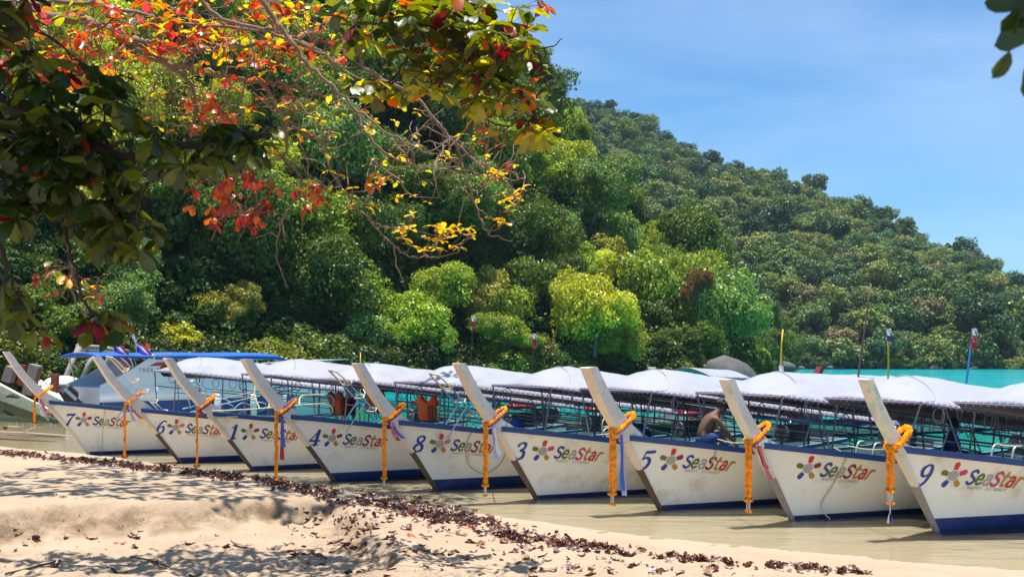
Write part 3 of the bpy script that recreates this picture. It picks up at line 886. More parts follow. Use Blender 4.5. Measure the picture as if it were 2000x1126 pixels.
# ---- lettering: strokes with their own width, laid onto the planking
def cr_path(pts, n=5):
    out = []
    m = len(pts)
    for i in range(m - 1):
        p0, p1, p2, p3 = pts[max(i - 1, 0)], pts[i], pts[i + 1], pts[min(i + 2, m - 1)]
        for k in range(n):
            t = k / n
            out.append(tuple(.5 * (2 * p1[j] + (p2[j] - p0[j]) * t + (2 * p0[j] - 5 * p1[j] + 4 * p2[j] - p3[j]) * t * t + (3 * p1[j] - p0[j] - 3 * p2[j] + p3[j]) * t ** 3) for j in range(len(p1))))
    out.append(pts[-1]); return out
def stroke(pts, w, smooth=True):
    """polygons (lists of 2-d points) covering a stroke; w a number or one per point"""
    ws = w if hasattr(w, '__len__') else [w] * len(pts)
    P_ = [(a[0], a[1], b_ * (1.18 if max(ws) != min(ws) or b_ > .2 else 1.05)) for a, b_ in zip(pts, ws)]
    if smooth and len(P_) > 2: P_ = cr_path(P_)
    polys = []; L_ = []; R_ = []
    for i, (x, y, w_) in enumerate(P_):
        a = P_[max(0, i - 1)]; c = P_[min(len(P_) - 1, i + 1)]
        dx, dy = c[0] - a[0], c[1] - a[1]; d = sqrt(dx * dx + dy * dy) or 1
        L_.append((x - dy / d * w_ / 2, y + dx / d * w_ / 2)); R_.append((x + dy / d * w_ / 2, y - dx / d * w_ / 2))
    for i in range(len(P_) - 1): polys.append([L_[i], R_[i], R_[i + 1], L_[i + 1]])
    for (x, y, w_), q in ((P_[0], 0), (P_[-1], 1)):
        polys.append([(x + cos(a * pi / 4) * w_ / 2, y + sin(a * pi / 4) * w_ / 2) for a in range(8)])
    return polys
DIG = {
 '7': [stroke([(.04, .90), (.74, .92)], .17, False), stroke([(.06, .95), (.05, .74)], .07, False), stroke([(.70, .9), (.42, .5), (.26, .06)], [.09, .15, .22])],
 '6': [stroke([(.74, .90), (.5, .97), (.24, .72), (.13, .36), (.22, .07), (.46, .03), (.66, .2), (.62, .46), (.42, .55), (.2, .42)], [.08, .10, .14, .20, .13, .08, .17, .15, .08, .06])],
 '1': [stroke([(.12, .80), (.42, .93)], .09, False), stroke([(.42, .94), (.42, .05)], .22, False), stroke([(.12, .04), (.70, .04)], .09, False)],
 '4': [stroke([(.56, .96), (.05, .33)], .09, False), stroke([(.04, .30), (.82, .30)], .12, False), stroke([(.56, .94), (.56, .05)], .22, False), stroke([(.32, .04), (.80, .04)], .08, False)],
 '8': [stroke([(.42, .53), (.2, .68), (.2, .88), (.42, .97), (.64, .87), (.62, .68), (.42, .53)], [.11, .15, .13, .08, .14, .15, .11]), stroke([(.42, .53), (.14, .36), (.12, .12), (.38, .02), (.66, .12), (.66, .34), (.42, .53)], [.11, .17, .16, .08, .17, .18, .11])],
 '3': [stroke([(.12, .80), (.32, .96), (.6, .88), (.58, .64), (.32, .53)], [.15, .08, .17, .14, .07]), stroke([(.32, .53), (.62, .44), (.66, .16), (.38, .02), (.08, .12)], [.07, .17, .20, .09, .15])],
 '5': [stroke([(.26, .90), (.80, .93)], .15, False), stroke([(.24, .92), (.15, .52)], .08, False), stroke([(.15, .52), (.42, .62), (.66, .42), (.56, .12), (.3, .02), (.08, .14)], [.07, .11, .19, .16, .08, .15])],
 '9': [stroke([(.10, .10), (.34, .03), (.58, .25), (.68, .64), (.60, .92), (.38, .97), (.16, .8), (.2, .54), (.4, .45), (.6, .56)], [.14, .10, .14, .18, .12, .08, .17, .15, .08, .06])],
}
LW = .185
LET = {
 'S': [stroke([(.62, .84), (.42, .97), (.16, .86), (.15, .64), (.38, .50), (.60, .34), (.54, .08), (.26, .0), (.03, .12)], LW)],
 'e': [stroke([(.10, .36), (.56, .40)], LW * .8, False), stroke([(.56, .40), (.50, .64), (.28, .70), (.07, .48), (.07, .2), (.28, .02), (.54, .12)], LW)],
 'a': [stroke([(.14, .62), (.36, .71), (.56, .55), (.55, .02)], LW), stroke([(.52, .36), (.28, .42), (.06, .25), (.12, .05), (.34, .01), (.54, .16)], LW * .9)],
 't': [stroke([(.30, .98), (.22, .22), (.28, .03), (.50, .06)], LW), stroke([(.04, .70), (.54, .72)], LW * .85, False)],
 'r': [stroke([(.18, .70), (.10, .0)], LW, False), stroke([(.14, .40), (.28, .64), (.54, .68)], LW)],
}
def decal(b, root, name, polys, m_, ox, oz, sx, sz, shear=.0, slope=0.0, lift=.007, label=None):
    mb = MB()
    for poly in polys:
        vs = []
        for (u, v) in poly:
            x = ox + (u + v * shear) * sx; z = oz + v * sz + slope * (u * sx)
            vs.append((x, -(b.B(x, z) + lift), z))
        mb.add(vs, [tuple(range(len(vs)))])
    o = mb.build(name, m_, root)
    if label: o['label'] = label
    return o
def text_polys(s_, size):
    cu = bpy.data.curves.new('lettering', 'FONT'); cu.body = s_; cu.size = size; cu.resolution_u = 1; cu.space_character = 1.25
    o = bpy.data.objects.new('lettering', cu); COL.objects.link(o)
    dg = bpy.context.evaluated_depsgraph_get(); me = bpy.data.meshes.new_from_object(o.evaluated_get(dg))
    res = [[(me.vertices[i].co.x, me.vertices[i].co.y) for i in pl.vertices] for pl in me.polygons]
    bpy.data.objects.remove(o); bpy.data.curves.remove(cu)
    return res
SM1, SM2 = text_polys("HAPPY", 1.0), text_polys("JOURNEY", 1.0)
SW1 = max(q[0] for pl in SM1 for q in pl); SM2 = [[(x + SW1 + 1.1, y) for x, y in pl] for pl in SM2]
SW = max(q[0] for pl in SM2 for q in pl)
def livery(b, root, num, pinkarm='maroon', faint=False):
    dz = (b.gb - 1.255) * .62 - .02; fx = -(b.F - 1.55) * .42 - .07; kx = 1.08
    if num: decal(b, root, 'number', sum(DIG[num], []), ink_b, -.41 + fx * .55, .685 + dz, .235, .31, .22, label="dark blue painted number " + num)
    em = empty_part('emblem', root)
    cx, cz = .12 + fx, .825 + dz
    def ell(x, z, rx, rz, a0=0, n=20): return [[(x + cos(2 * pi * k / n) * rx, z + sin(2 * pi * k / n) * rz) for k in range(n)]]
    def arm(ang, r0, r1, w):
        c_, s_ = cos(ang), sin(ang); pts = []
        f = lambda u, v: (cx + (u * c_ - v * s_) * .97, cz + (u * s_ + v * c_))
        pts.append([f(r0, -w * .75), f(r1 - w, -w), f(r1 - w, w), f(r0, w * .75)])
        pts.append([f(r1 - w + cos(t * pi / 8 - pi / 2) * w, sin(t * pi / 8 - pi / 2) * w) for t in range(9)])
        return pts
    one = lambda nm, polys, m_, lift=.009: decal(b, em, nm, polys, m_, 0, 0, 1, 1, lift=lift)
    for ang, c_ in ((88, 'red'), (18, pinkarm), (-52, 'ochre'), (-128, 'blue'), (162, 'green')):
        one('ray', arm(radians(ang), .09, .20, .040), inks[c_])
    one('disc', ell(cx, cz, .074, .072), inks['grey' if not faint else 'fade'], .010)
    x = .335 + fx; L_ = [('S', 'blue'), ('e', 'green'), ('a', 'grey'), ('S', pinkarm if pinkarm == 'magenta' else 'maroon'), ('t', 'ochre'), ('a', 'red'), ('r', 'ochre')]
    adv = {'S': .118, 'e': .113, 'a': .116, 't': .098, 'r': .11}
    sl = -.095
    z0 = .71 + dz
    wm_ = empty_part('wordmark', root)
    for k, (ch, c_) in enumerate(L_):
        zz = z0 + sl * (x - .285 - fx)
        if k == 5:
            bowl = [[(.30 + cos(2 * pi * i / 16) * .27, .24 + sin(2 * pi * i / 16) * .26) for i in range(16)]]
            decal(b, wm_, 'letter', sum(LET[ch], []) + bowl, inks[c_], x, zz, .168, .205, .2, sl, .008)
            star = []
            for i in range(5):
                a = i * 2 * pi / 5 + pi / 2
                star.append([(.30 + cos(a + d_) * r_, .24 + sin(a + d_) * r_) for d_, r_ in ((-.9, .04), (-.3, .15), (.3, .15), (.9, .04))])
            decal(b, wm_, 'letter_star', star, inks['cream'], x, zz, .168, .205, .2, sl, .012)
        else:
            decal(b, wm_, 'letter', sum(LET[ch], []), inks[c_], x, zz, .168, .205, .2, sl, .008)
        x += adv[ch] * 1.10
    sc_ = .62 / SW
    for SMX in (SM1, SM2): decal(b, root, 'motto', SMX, inks['small'], .38 + fx, z0 - .085, sc_, sc_ * 1.1, .15, sl, .008)
def empty_part(name, parent):
    o = bpy.data.objects.new(name, None); o.empty_display_size = .05; COL.objects.link(o); o.parent = parent; return o

def canopy(b, root, hip=True, w=1.1, hgt=.52, slope=.122, seed=0):
    r = random.Random(seed)
    x0, x1 = b.xr, b.xe
    edge = lambda x: b.zc - slope * (x - x0)
    def zt(x, y):
        s_ = min(1, (x - x0) / 1.25); hh = hgt * (sin(s_ * pi / 2) ** .85 if hip else 1)
        a = max(0, 1 - (abs(y) / w) ** 1.55)
        return edge(x) + hh * a
    xs_ = [x0, x0 + .06, x0 + .15, x0 + .28, x0 + .45, x0 + .65, x0 + .95] + list(np.linspace(x0 + 1.2, x1, 30))
    ysn = list(np.linspace(-w, w, 19))
    mb = MB(); vs = []; 
    for x in xs_:
        for y in ysn:
            ph = (x - x0) / 1.62 * pi
            sag = -.014 * abs(sin(ph)) ** .6 * (1 if x > x0 + .9 else 0)
            wr = .024 * mnoise.noise(Vector((x * 2.1, y * 3.2, seed * 5.0))) + .010 * mnoise.noise(Vector((x * 6, y * 7, seed * 3.0)))
            en = 0 if abs(y) > w - .01 or x <= x0 else 1
            vs.append((x, y, zt(x, y) + (sag + wr) * en))
    nc = len(ysn); fs = [tuple(int(i) for i in q) for q in grid_quads(len(xs_), nc)]
    mb.add(vs, fs)
    # hanging hem
    b0 = len(vs)
    o = mb.build('canopy', canvas, root, True)
    sm = o.modifiers.new('cloth', 'SOLIDIFY'); sm.thickness = .008
    # seams
    for dy in (.36, ):
        mb = MB()
        for sd in (-1, 1):
            pts_ = [(x0 + .95 * (1 - abs(t)) ** .0 * (.05 + .95 * (1 - (1 - (1 - t)) ** 2) ** .5), sd * w * t, 0) for t in [i / 10 for i in range(11)]]
            pts_ = [(p_[0], p_[1], zt(p_[0], p_[1]) + .006) for p_ in pts_]
            mb.tube(pts_, .007, 4)
        mb.build('seam', canvas, root)
    # edge pipe all round, lashed with cord
    mb = MB()
    loop = [(x0, -w, edge(x0) - .02), (x1, -w, edge(x1) - .02), (x1, w, edge(x1) - .02), (x0, w, edge(x0) - .02)]
    for a, c in ((0, 1), (1, 2), (2, 3), (3, 0)):
        if not hip and (a, c) == (3, 0): continue
        mb.tube([loop[a], loop[c]], .021, 6)
    mb.build('edge_pipe', edge_p, root)
    mb = MB()
    def lash(a, c, n_):
        a, c = Vector(a), Vector(c); d = (c - a) / n_
        for i in range(n_):
            q = a + d * (i + .5)
            u = d.normalized()
            mb.tube([q - u * .045 + Vector((0, 0, -.03)), q + u * .02 + Vector((0, 0, .035))], .0085, 4)
    lash(loop[0], loop[1], int((x1 - x0) / .13)); lash(loop[3], loop[0], 16); lash(loop[3], loop[2], int((x1 - x0) / .13))
    tag(mb.build('lashing', rope_w, root), kind='stuff')
    # ribs, posts, rails, rings
    px_ = [x0 + .02, x0 + 1.25, x0 + 2.6, x0 + 4.0, x0 + 5.4, x1 - .05]
    for i, x in enumerate(px_):
        mb = MB()
        mb.tube([(x, y, zt(x, y) - .03) for y in np.linspace(-w, w, 11)], .013, 5)
        mb.build('roof_rib', steel, root)
        for sd in (-1, 1):
            z0_ = b.g(x) - .02; yb = b.B(x, b.g(x)) - .03
            mb = MB(); mb.tube([(x, sd * yb, z0_), (x, sd * (w - .01), edge(x) - .02)], .017, 6)
            mb.build('post', steel, root)
    for sd in (-1, 1):
        for dz in ((.36, .55) if sd < 0 else (.42,)):
            mb = MB(); pts_ = []
            for x in np.linspace(x0, x1, 12):
                z = edge(x) - dz; zg = b.g(x); yb = b.B(x, zg) - .03; t = (z - zg) / max(.1, edge(x) - zg)
                pts_.append((x, sd * (yb + (w - yb) * min(1, max(0, t * 1.35))), z))
            mb.tube(pts_, .013, 5); mb.build('rail', steel, root)
        for j, x in enumerate(np.arange(x0 + .5, x1 - .3, 1.05)):
            xx = x + r.uniform(-.2, .2); cy = sd * (w - .02); cz = edge(xx) - .17
            ax = r.uniform(-.5, .5)
            mb = MB(); mb.tube([(xx + cos(a) * .095 * cos(ax), cy + cos(a) * .095 * sin(ax), cz + sin(a) * .125) for a in [2 * pi * k / 14 for k in range(14)]], .009, 5, closed=True)
            mb.build('hoop', steel, root)
        for x in ((x0 + .55, x0 + 1.7) if sd < 0 else ()):
            z = edge(x)
            mb = MB(); mb.tube([(x, sd * (w - .03), z - .03), (x, sd * (w - .06), z - .22), (x + .06, sd * (w - .08), z - .30), (x + .22, sd * (w - .1), z - .33)], .012, 5)
            mb.build('hook', steel, root)
    # posts inside carrying the rails between main posts
    for x in (x0 + .65,):
        for sd in (-1, 1):
            zg = b.g(x); yb = b.B(x, zg) - .03; z1_ = edge(x) - .36
            mb = MB(); mb.tube([(x, sd * yb, zg), (x, sd * (yb + (w - yb) * .95), z1_)], .011, 5); mb.build('stanchion', steel, root)

def engine(b, root, seed=0):
    r = random.Random(seed); x = 9.85; z = b.g(x) + .18
    e = empty_part('engine', root); e.location = (x, 0, z)
    mb = MB(); mb.box((0, 0, .08), (.62, .40, .34), bev=.04); mb.box((-.36, 0, .02), (.14, .3, .4), bev=.03); mb.box((.1, .24, .1), (.3, .12, .16), bev=.02)
    for i in range(5): mb.box((-.2 + i * .1, -.22, .1), (.04, .06, .24))
    mb.box((0, 0, -.14), (.9, .12, .08)); mb.build('engine_block', black_m, e)
    mb = MB()
    mb.tube([(-.46, 0, .05), (-.52, 0, .05)], .22, 18); mb.tube([(-.52, 0, .05), (-.56, 0, .05)], .09, 12); mb.build('flywheel', engine_g, e)
    mb = MB(); mb.box((0, 0, .43), (.86, .46, .13), bev=.045); mb.box((0, 0, .505), (.74, .36, .03), bev=.012); mb.build('engine_cover', red_p, e)
    mb = MB()
    for sx in (-.33, .33):
        for sy in (-.17, .17): mb.tube([(sx, sy, .2), (sx, sy, .38)], .014, 5)
    mb.tube([(.1, .2, .2), (.16, .32, .3), (.2, .34, .62), (.3, .34, .72)], .028, 8); mb.build('exhaust', engine_g, e)
    mb = MB(); mb.tube([(.3, 0, 0), (1.3, .05, -.12), (3.1, .1, -.45)], [.035, .03, .025], 7)
    mb.tube([(.3, 0, -.1), (1.2, .05, -.2)], .016, 5); mb.build('tail_shaft', black_m, e)
    mb = MB(); mb.tube([(-.3, 0, .2), (-1.1, -.05, .34), (-1.75, -.1, .3)], .022, 6); mb.build('tiller', steel, e)

def place(b, label, cat='boat', group=None, name='longtail_boat'):
    return empty(name, (b.X, b.Y, 0), b.th, label, cat, group)

def solve_stem(X, Y, th, tx, ty):
    """forward reach and height of the bow tip from where it stands"""
    t = (tx - 1000) / 2000; c, s = cos(radians(th)), sin(radians(th))
    F = (X - t * Y) / (c - t * s)
    Yt = Y - F * s
    return F, CAMZ + (697 - ty) / 2000 * Yt

ROW = [ # number, foot px, foot py, heading, tip px, tip py, bow gunwale height, bottom paint, roof height, emblem arm
 ('7', 170, 886, 33, 6, 687, 1.40, .06, 2.13, 'maroon'),
 ('6', 348, 901, 33, 181, 697, 1.30, .10, 2.08, 'pink'),
 ('1', 490, 916, 33, 321, 700, 1.31, .07, 1.99, 'maroon'),
 ('4', 648, 937, 33, 473, 702, 1.36, .15, 1.96, 'maroon'),
 ('8', 847, 953, 32, 692, 710, 1.34, .17, 1.93, 'pink'),
 ('3', 1044, 972, 31, 890, 710, 1.32, .05, 1.90, 'magenta'),
 ('5', 1286, 993, 29, 1142, 718, 1.27, .06, 1.87, 'maroon'),
 ('', 1543, 1013, 28, 1413, 741, 1.24, .05, 1.82, 'maroon'),
 ('9', 1826, 1037, 27, 1685, 741, 1.27, .19, 1.80, 'magenta'),
]
BOATS = []
EXTRA = {'7': "with the highest bow, the leftmost of the row", '6': "second from the left", '1': "with a pipe boarding frame lashed at its bow", '4': "with the deep blue bottom stripe under a blue-railed ladder",
         '8': "with a mooring rope looping down its side", '3': "at the middle of the row", '5': "with a bare-backed man working aboard", '': "", '9': "at the right end of the row"}
for i, (num, fx, fy, th, tx, ty, gb, band, zc, arm) in enumerate(ROW):
    Y = CAMZ * 2000 / (fy - 697); X = (fx - 1000) / 2000 * Y
    F, H = solve_stem(X, Y, th, tx, ty)
    b = Boat(X, Y, th, F, H, gb, band, zc, {'7': 1.95, '6': 1.9, '1': 1.85, '4': 1.95, '8': 1.95, '3': 1.75, '5': 1.68, '': 1.6, '9': 1.45}[num], 6.7 if num == '7' else 8.4)
    lab = ("white longtail boat numbered %s %s" % (num, EXTRA[num])) if num else "white longtail boat without a number, second from the right end"
    root = place(b, lab, 'boat', 'white longtail boats moored in a row')
    hull_parts(b, root)
    stem_parts(b, root, mp=chip_p if num in ('9',) else cream_p, mf=chip_p if num in ('9', '') else front_p, ml=grey_w if num in ('9', '') else worn_w, low=num not in ('7',), pw={'7': .95, '1': .95, '8': .9, '3': .86, '': .8, '9': .68}.get(num, 1.0), lw=1.08)
    livery(b, root, num, arm, faint=(num == '1'))
    canopy(b, root, seed=i)
    engine(b, root, i)
    b.root = root; BOATS.append(b)
BN = {r[0]: b for r, b in zip(ROW, BOATS)}

def bw(b, x, y, z):
    """a point of a boat in the place's own axes"""
    c, s = cos(b.th), sin(b.th)
    return Vector((b.X + x * c - y * s, b.Y + x * s + y * c, z))

# farther boats behind the row
brown_h = mat("varnished_hull", (.16, .085, .035), .5, vary=.3, scale=6, dirt=(.04, .03, .02), dirt_amt=.6)
dkgreen_h = mat("dark_green_hull", (.03, .06, .045), .5, vary=.3, scale=6)
maroon_p = mat("maroon_post", (.16, .022, .028), .5, vary=.2)
tan_w = mat("varnished_rail", (.55, .34, .16), .45, vary=.2, scale=10)
def second_boat(X, Y, th, label, mats, can=None, post=None, gb=1.15, F=1.6, H=2.1, zc=1.8):
    b = Boat(X, Y, th, F, H, gb, .05, zc, 1.75, 6.5)
    root = place(b, label, 'boat')
    hull_parts(b, root, mats)
    stem_parts(b, root, *(post or (cream_p, front_p)), low=False)
    if can: canopy(b, root, hip=False, hgt=can, slope=.03, seed=int(X * 10) % 97)
    engine(b, root, 5)
    return b
second_boat(6.1, 40, 58, "longtail boat with an open-fronted arched canopy seen beyond the row, left of the boulder", (brown_h, band_p, sky_p, blue_p), .36, zc=1.72)
second_boat(9.9, 36.5, 205, "brown wooden longtail boat with a maroon bow post behind the row", (dkgreen_h, band_p, brown_h, tan_w), None, (maroon_p, maroon_p), F=1.5, H=2.15)
second_boat(6.6, 31.6, 22, "longtail boat with a low white canopy in front of the maroon bow post", (white_p, band_p, sky_p, blue_p), .3, F=1.1, H=1.5, gb=.9, zc=1.72)

# ------------------------------------------------------------------ garlands, sashes, ropes
marigold = leaf_mat("marigold", (1.0, .46, .012), trans=.30, vary=.30, gloss=.02)
yellowfl = leaf_mat("yellow_flower", (.92, .55, .01), trans=.25, vary=.3, gloss=.02)
whitefl = mat("white_flower", (.78, .74, .66), .7, vary=.15, scale=40)
leafgr = mat("garland_leaf", (.06, .16, .03), .7, vary=.3)
ribbon_c = {'purple': (.09, .035, .20), 'red': (.50, .02, .03), 'blue': (.06, .12, .45), 'pink': (.60, .12, .14), 'white': (.70, .70, .72), 'lilac': (.42, .42, .66)}
ribbon_m = {k: mat("ribbon_" + k, c, .55, vary=.15, scale=15) for k, c in ribbon_c.items()}
def flower(mb, c, r, rnd):
    c = Vector(c)
    for k in range(3):
        ax = Vector((rnd.uniform(-1, 1), rnd.uniform(-1, 1), rnd.uniform(-1, 1))).normalized()
        q = ax.to_track_quat('Z', 'Y').to_matrix()
        n_ = 7; vs = [c + q @ Vector((0, 0, r * .35))]
        for i in range(n_ * 2):
            a = pi * i / n_; rr_ = r * (1.0 if i % 2 else .72)
            vs.append(c + q @ Vector((cos(a) * rr_, sin(a) * rr_, rnd.uniform(-.25, .25) * r)))
        mb.add(vs, [(0, 1 + i, 1 + (i + 1) % (2 * n_)) for i in range(2 * n_)])
    mb.ball(c, r * .72, 6, 4)
def garland(num, length, rad=.042, double=False, label='', tail='plain', ribs=('purple',), ribs_hang=(), fat=1.0, zf=.575):
    b = BN[num]; rad *= 1.06
    rnd = random.Random(ord(num) if num else 44)
    H, F = b.H, b.F
    z0 = zf * H; xf = -pr_f(z0, F, H)
    dp = .50; hw = .105
    # loop round the post, low at the front and rising towards the back
    loop = [(xf - .04, 0, z0 - .05), (xf - .03, -hw * .8, z0 - .03), (xf + .06, -hw - .045, z0 + .05), (xf + .2, -hw - .045, z0 + .17), (xf + .33, -hw - .03, z0 + .29), (xf + .40, -.03, z0 + .35), (xf + .36, .07, z0 + .31), (xf + .2, hw + .04, z0 + .17), (xf + .05, hw + .045, z0 + .05), (xf - .03, hw * .8, z0 - .03), (xf - .04, 0, z0 - .05)]
    kk = {'9': .70, '': .80}.get(num, .86)
    loop = [(xf + (x - xf) * kk, y * (kk + .05), z0 + (z - z0) * .72) for x, y, z in loop]
    path = cr_path(loop, 6)
    root = empty('garland', bw(b, xf, 0, z0), b.th, label, 'garland', 'flower garlands hung on the bow posts')
    o = Vector((xf, 0, z0))
    mb = MB(); acc = 0; last = Vector(path[0])
    for q in path:
        q = Vector(q)
        if (q - last).length > rad * .8 or q is path[0]:
            flower(mb, q - o, rad * fat * rnd.uniform(.9, 1.12), rnd); last = q
    tag(mb.build('flower_loop', marigold, root), kind='stuff')
    mb = MB(); base = Vector((xf - .055, -.02, z0 - .07)) - o
    strands = [(-.028, 0), (.028, .01)] if double else [(0, 0)]
    for sy, sx in strands:
        n_ = int((length - .2) / (rad * .85))
        for i in range(n_):
            z = -i * rad * .85
            flower(mb, base + Vector((sx + .006 * sin(i * .7), sy * 1.5 + rnd.uniform(-.006, .006), z)), rad * rnd.uniform(.86, 1.12) * (1 if not double else .9), rnd)
    tag(mb.build('flower_strand', marigold, root), kind='stuff')
    zt_ = -n_ * rad * .85
    mb = MB()
    for k in range(7):
        a = k / 7 * 6.28; flower(mb, base + Vector((cos(a) * .04, sin(a) * .055, zt_)), rad * .8, rnd)
    for sy, sx in ([(-.045, 0), (.045, 0)] if double else [(-.015, 0), (.02, 0)]):
        for k in range(4): flower(mb, base + Vector((sx, sy + rnd.uniform(-.02, .02), zt_ - .17 + rnd.uniform(-.01, .01))), rad * .62, rnd)
    tag(mb.build('tassel_flowers', yellowfl if num in ('8',) else marigold, root), kind='stuff')
    mb = MB()
    for sy in (-.035, 0.0, .035):
        for k in range(6): mb.ball(base + Vector((0, sy, zt_ - .03 - k * .024)), (.008, .008, .014), 5, 4)
    tag(mb.build('white_buds', whitefl, root), kind='stuff')
    mb = MB()
    for k in range(4):
        a = k * 1.57; mb.add([base + Vector((cos(a) * .02, sin(a) * .02, zt_ + .03)), base + Vector((cos(a) * .07, sin(a) * .07 - .015, zt_ + .05)), base + Vector((cos(a) * .08, sin(a) * .08, zt_ + .02)), base + Vector((cos(a) * .07, sin(a) * .07 + .015, zt_ + .0))], [(0, 1, 2, 3)])
    mb.build('green_leaf', leafgr, root)
    # sashes round the post
    for j, rc in enumerate(ribs):
        mb = MB(); pr = [Vector(q) - o for q in cr_path(loop, 4)]
        vs = []; w_ = .055
        for q in pr:
            ctr = Vector((.16, 0, .13)); 
            inn = (q - ctr) * .9 + ctr + Vector((.01, 0, -.035 + .045 * j - .01))
            vs += [inn + Vector((0, 0, w_ * .5)), inn + Vector((.0, 0, -w_ * .5))]
        mb.add(vs, [(2 * i, 2 * i + 1, 2 * i + 3, 2 * i + 2) for i in range(len(pr) - 1)])
        s_ = mb.build('sash', ribbon_m[rc], root); s_.modifiers.new('cloth', 'SOLIDIFY').thickness = .006
    for j, (rc, ln, off, sw) in enumerate(ribs_hang):
        mb = MB(); vs = []; N = 8
        for i in range(N + 1):
            t = i / N; x = .03 + off + sw * t ** 1.5; y = -.12 - .02 * j; z = -.07 - ln * t
            wd = .018 + .026 * t
            vs += [(x - wd, y + .012 * sin(t * 9 + j), z), (x + wd, y - .012 * sin(t * 8), z - .01)]
        mb.add(vs, [(2 * i, 2 * i + 1, 2 * i + 3, 2 * i + 2) for i in range(N)])
        s_ = mb.build('ribbon', ribbon_m[rc], root); s_.modifiers.new('cloth', 'SOLIDIFY').thickness = .004
    return root
garland('7', .82, .034, False, "short marigold garland with red and white ribbons on the bow of boat 7", ribs=(), ribs_hang=(('white', .42, 0, .10), ('red', .40, .03, .22), ('pink', .35, .05, .14)))
garland('6', 1.42, .036, False, "marigold garland with a salmon ribbon on the bow of boat 6", ribs=(), ribs_hang=(('pink', .30, .03, .24), ('lilac', .35, .0, .1)))
garland('1', 1.42, .030, False, "thin orange garland below the boarding frame on the bow of boat 1", ribs=('purple',), ribs_hang=(('red', .16, -.02, .0),))
garland('4', 1.60, .036, True, "long double marigold garland with purple and red sashes on the bow of boat 4", ribs=('purple', 'red', 'blue'), ribs_hang=(('red', .85, .0, .0), ('blue', .6, .0, .02)))
garland('8', 1.25, .036, True, "double marigold garland with red and blue tassel ribbons on the bow of boat 8", ribs=('purple', 'red'), ribs_hang=(('red', .34, .02, .14), ('blue', .30, .03, .22), ('pink', .28, 0, .08)))
garland('3', 1.22, .034, True, "marigold garland with pale lilac ribbons on the bow of boat 3", ribs=('blue', 'purple'), ribs_hang=(('lilac', .55, .02, .06), ('white', .48, .03, .09)))
garland('5', 1.18, .046, True, "thick marigold garland with blue ribbon tails on the bow of boat 5", ribs=('blue',), ribs_hang=(('lilac', .98, .04, .04), ('blue', .9, .01, .02)))
garland('', 1.05, .038, True, "marigold garland with a translucent red sash on the bow of the unnumbered boat", ribs=('purple',), ribs_hang=(('red', .34, .02, .16), ('pink', .52, .04, .22)))
garland('9', .78, .036, True, "fat marigold garland on the chipped bow post of boat 9", ribs=(), fat=1.35)
# extra tassel of boat 9's garland: red, white and blue cloth
b = BN['9']; q = bw(b, -pr_f(.575 * b.H, b.F, b.H) - .055, -.02, .575 * b.H)
mb = MB(); 
for k, rc in enumerate(('white', 'red', 'blue')):
    mb.mat = k; mb.beam(q + Vector((.0, 0, -.94)), q + Vector(((k - 1) * .03, 0, -1.07)), .02, .03)
mb.mat = 0; mb.tube([q + Vector((0, 0, -.75)), q + Vector((0, 0, -.94))], .007, 5)
tag(mb.build('cloth_tassel', [ribbon_m['white'], ribbon_m['red'], ribbon_m['blue']]), "red, white and blue cloth tassel dangling under the garland of boat 9", 'tassel')

def rope(pts_, label, r=.010, m_=None, name='mooring_rope', cat='rope'):
    mb = MB(); mb.tube(cr_path([tuple(p_) for p_ in pts_], 6), r, 6)
    return tag(mb.build(name, m_ or rope_m, None, True), label, cat)
def gun(b, x, side=-1, dz=.03): return bw(b, x, side * (b.B(x, b.g(x)) + .05), b.g(x) + dz)
b8, b3, b5, b2, b9, b4, b7 = BN['8'], BN['3'], BN['5'], BN[''], BN['9'], BN['4'], BN['7']
def hang(b, x, z, out=.03): return bw(b, x, -(b.B(x, z) + out), z)
rope([gun(b8, .55, -1, .05), hang(b8, .52, 1.0), hang(b8, .5, .8), hang(b8, .62, .45), hang(b8, .85, .28), hang(b8, 1.05, .27), hang(b8, 1.25, .45), hang(b8, 1.3, .8)], "pale rope looping down the side of boat 8")
rope([gun(b2, .42, -1, .06), hang(b2, .62, 1.0), hang(b2, .66, .8), hang(b2, .6, .5), hang(b2, .5, .25), hang(b2, .5, .1, .1), hang(b2, .55, .0, .2)], "slack rope hanging from the rail of the unnumbered boat into the water")
rope([gun(b7, .3, -1, .06), hang(b7, .33, 1.1, .03), hang(b7, .33, .6, .06), hang(b7, .33, .0, .1)], "thin dark line dropping from boat 7's rail to the water", .006)
rope([gun(b5, .75, -1, .05), hang(b5, .76, .95), hang(b5, .77, .8), hang(b5, .75, .72)], "short dark rope end hanging over the rail of boat 5", .009)
rope([gun(b3, .9, -1, .05), gun(b3, 1.3, -1, .1), gun(b3, 1.9, -1, .05), bw(b5, -.9, .2, 1.22)], "rope lying along the rail of boat 3 to the bow of boat 5")
def moor(ba, bb, xa, label):
    p0 = bw(ba, xa, 0, ba.g(xa) + .12); z = .56 * bb.H; p1 = bw(bb, -pr_f(z, bb.F, bb.H) + .05, 0, z)
    m_ = (p0 + p1) / 2; m_.z -= .04
    rope([p0, m_, p1], label, .009)
for (a, c_, nm) in ((b4, b8, "boat 4 past the dark red life jackets"), (b8, b3, "the boat with the bright orange life jacket"), (b5, b2, "the squatting man's boat to the red-sashed bow"), (b2, b9, "the unnumbered boat to the chipped bow post"), (b7, BN['6'], "the leftmost boat to its neighbour")):
    moor(a, c_, 1.2, "taut rope from " + nm)

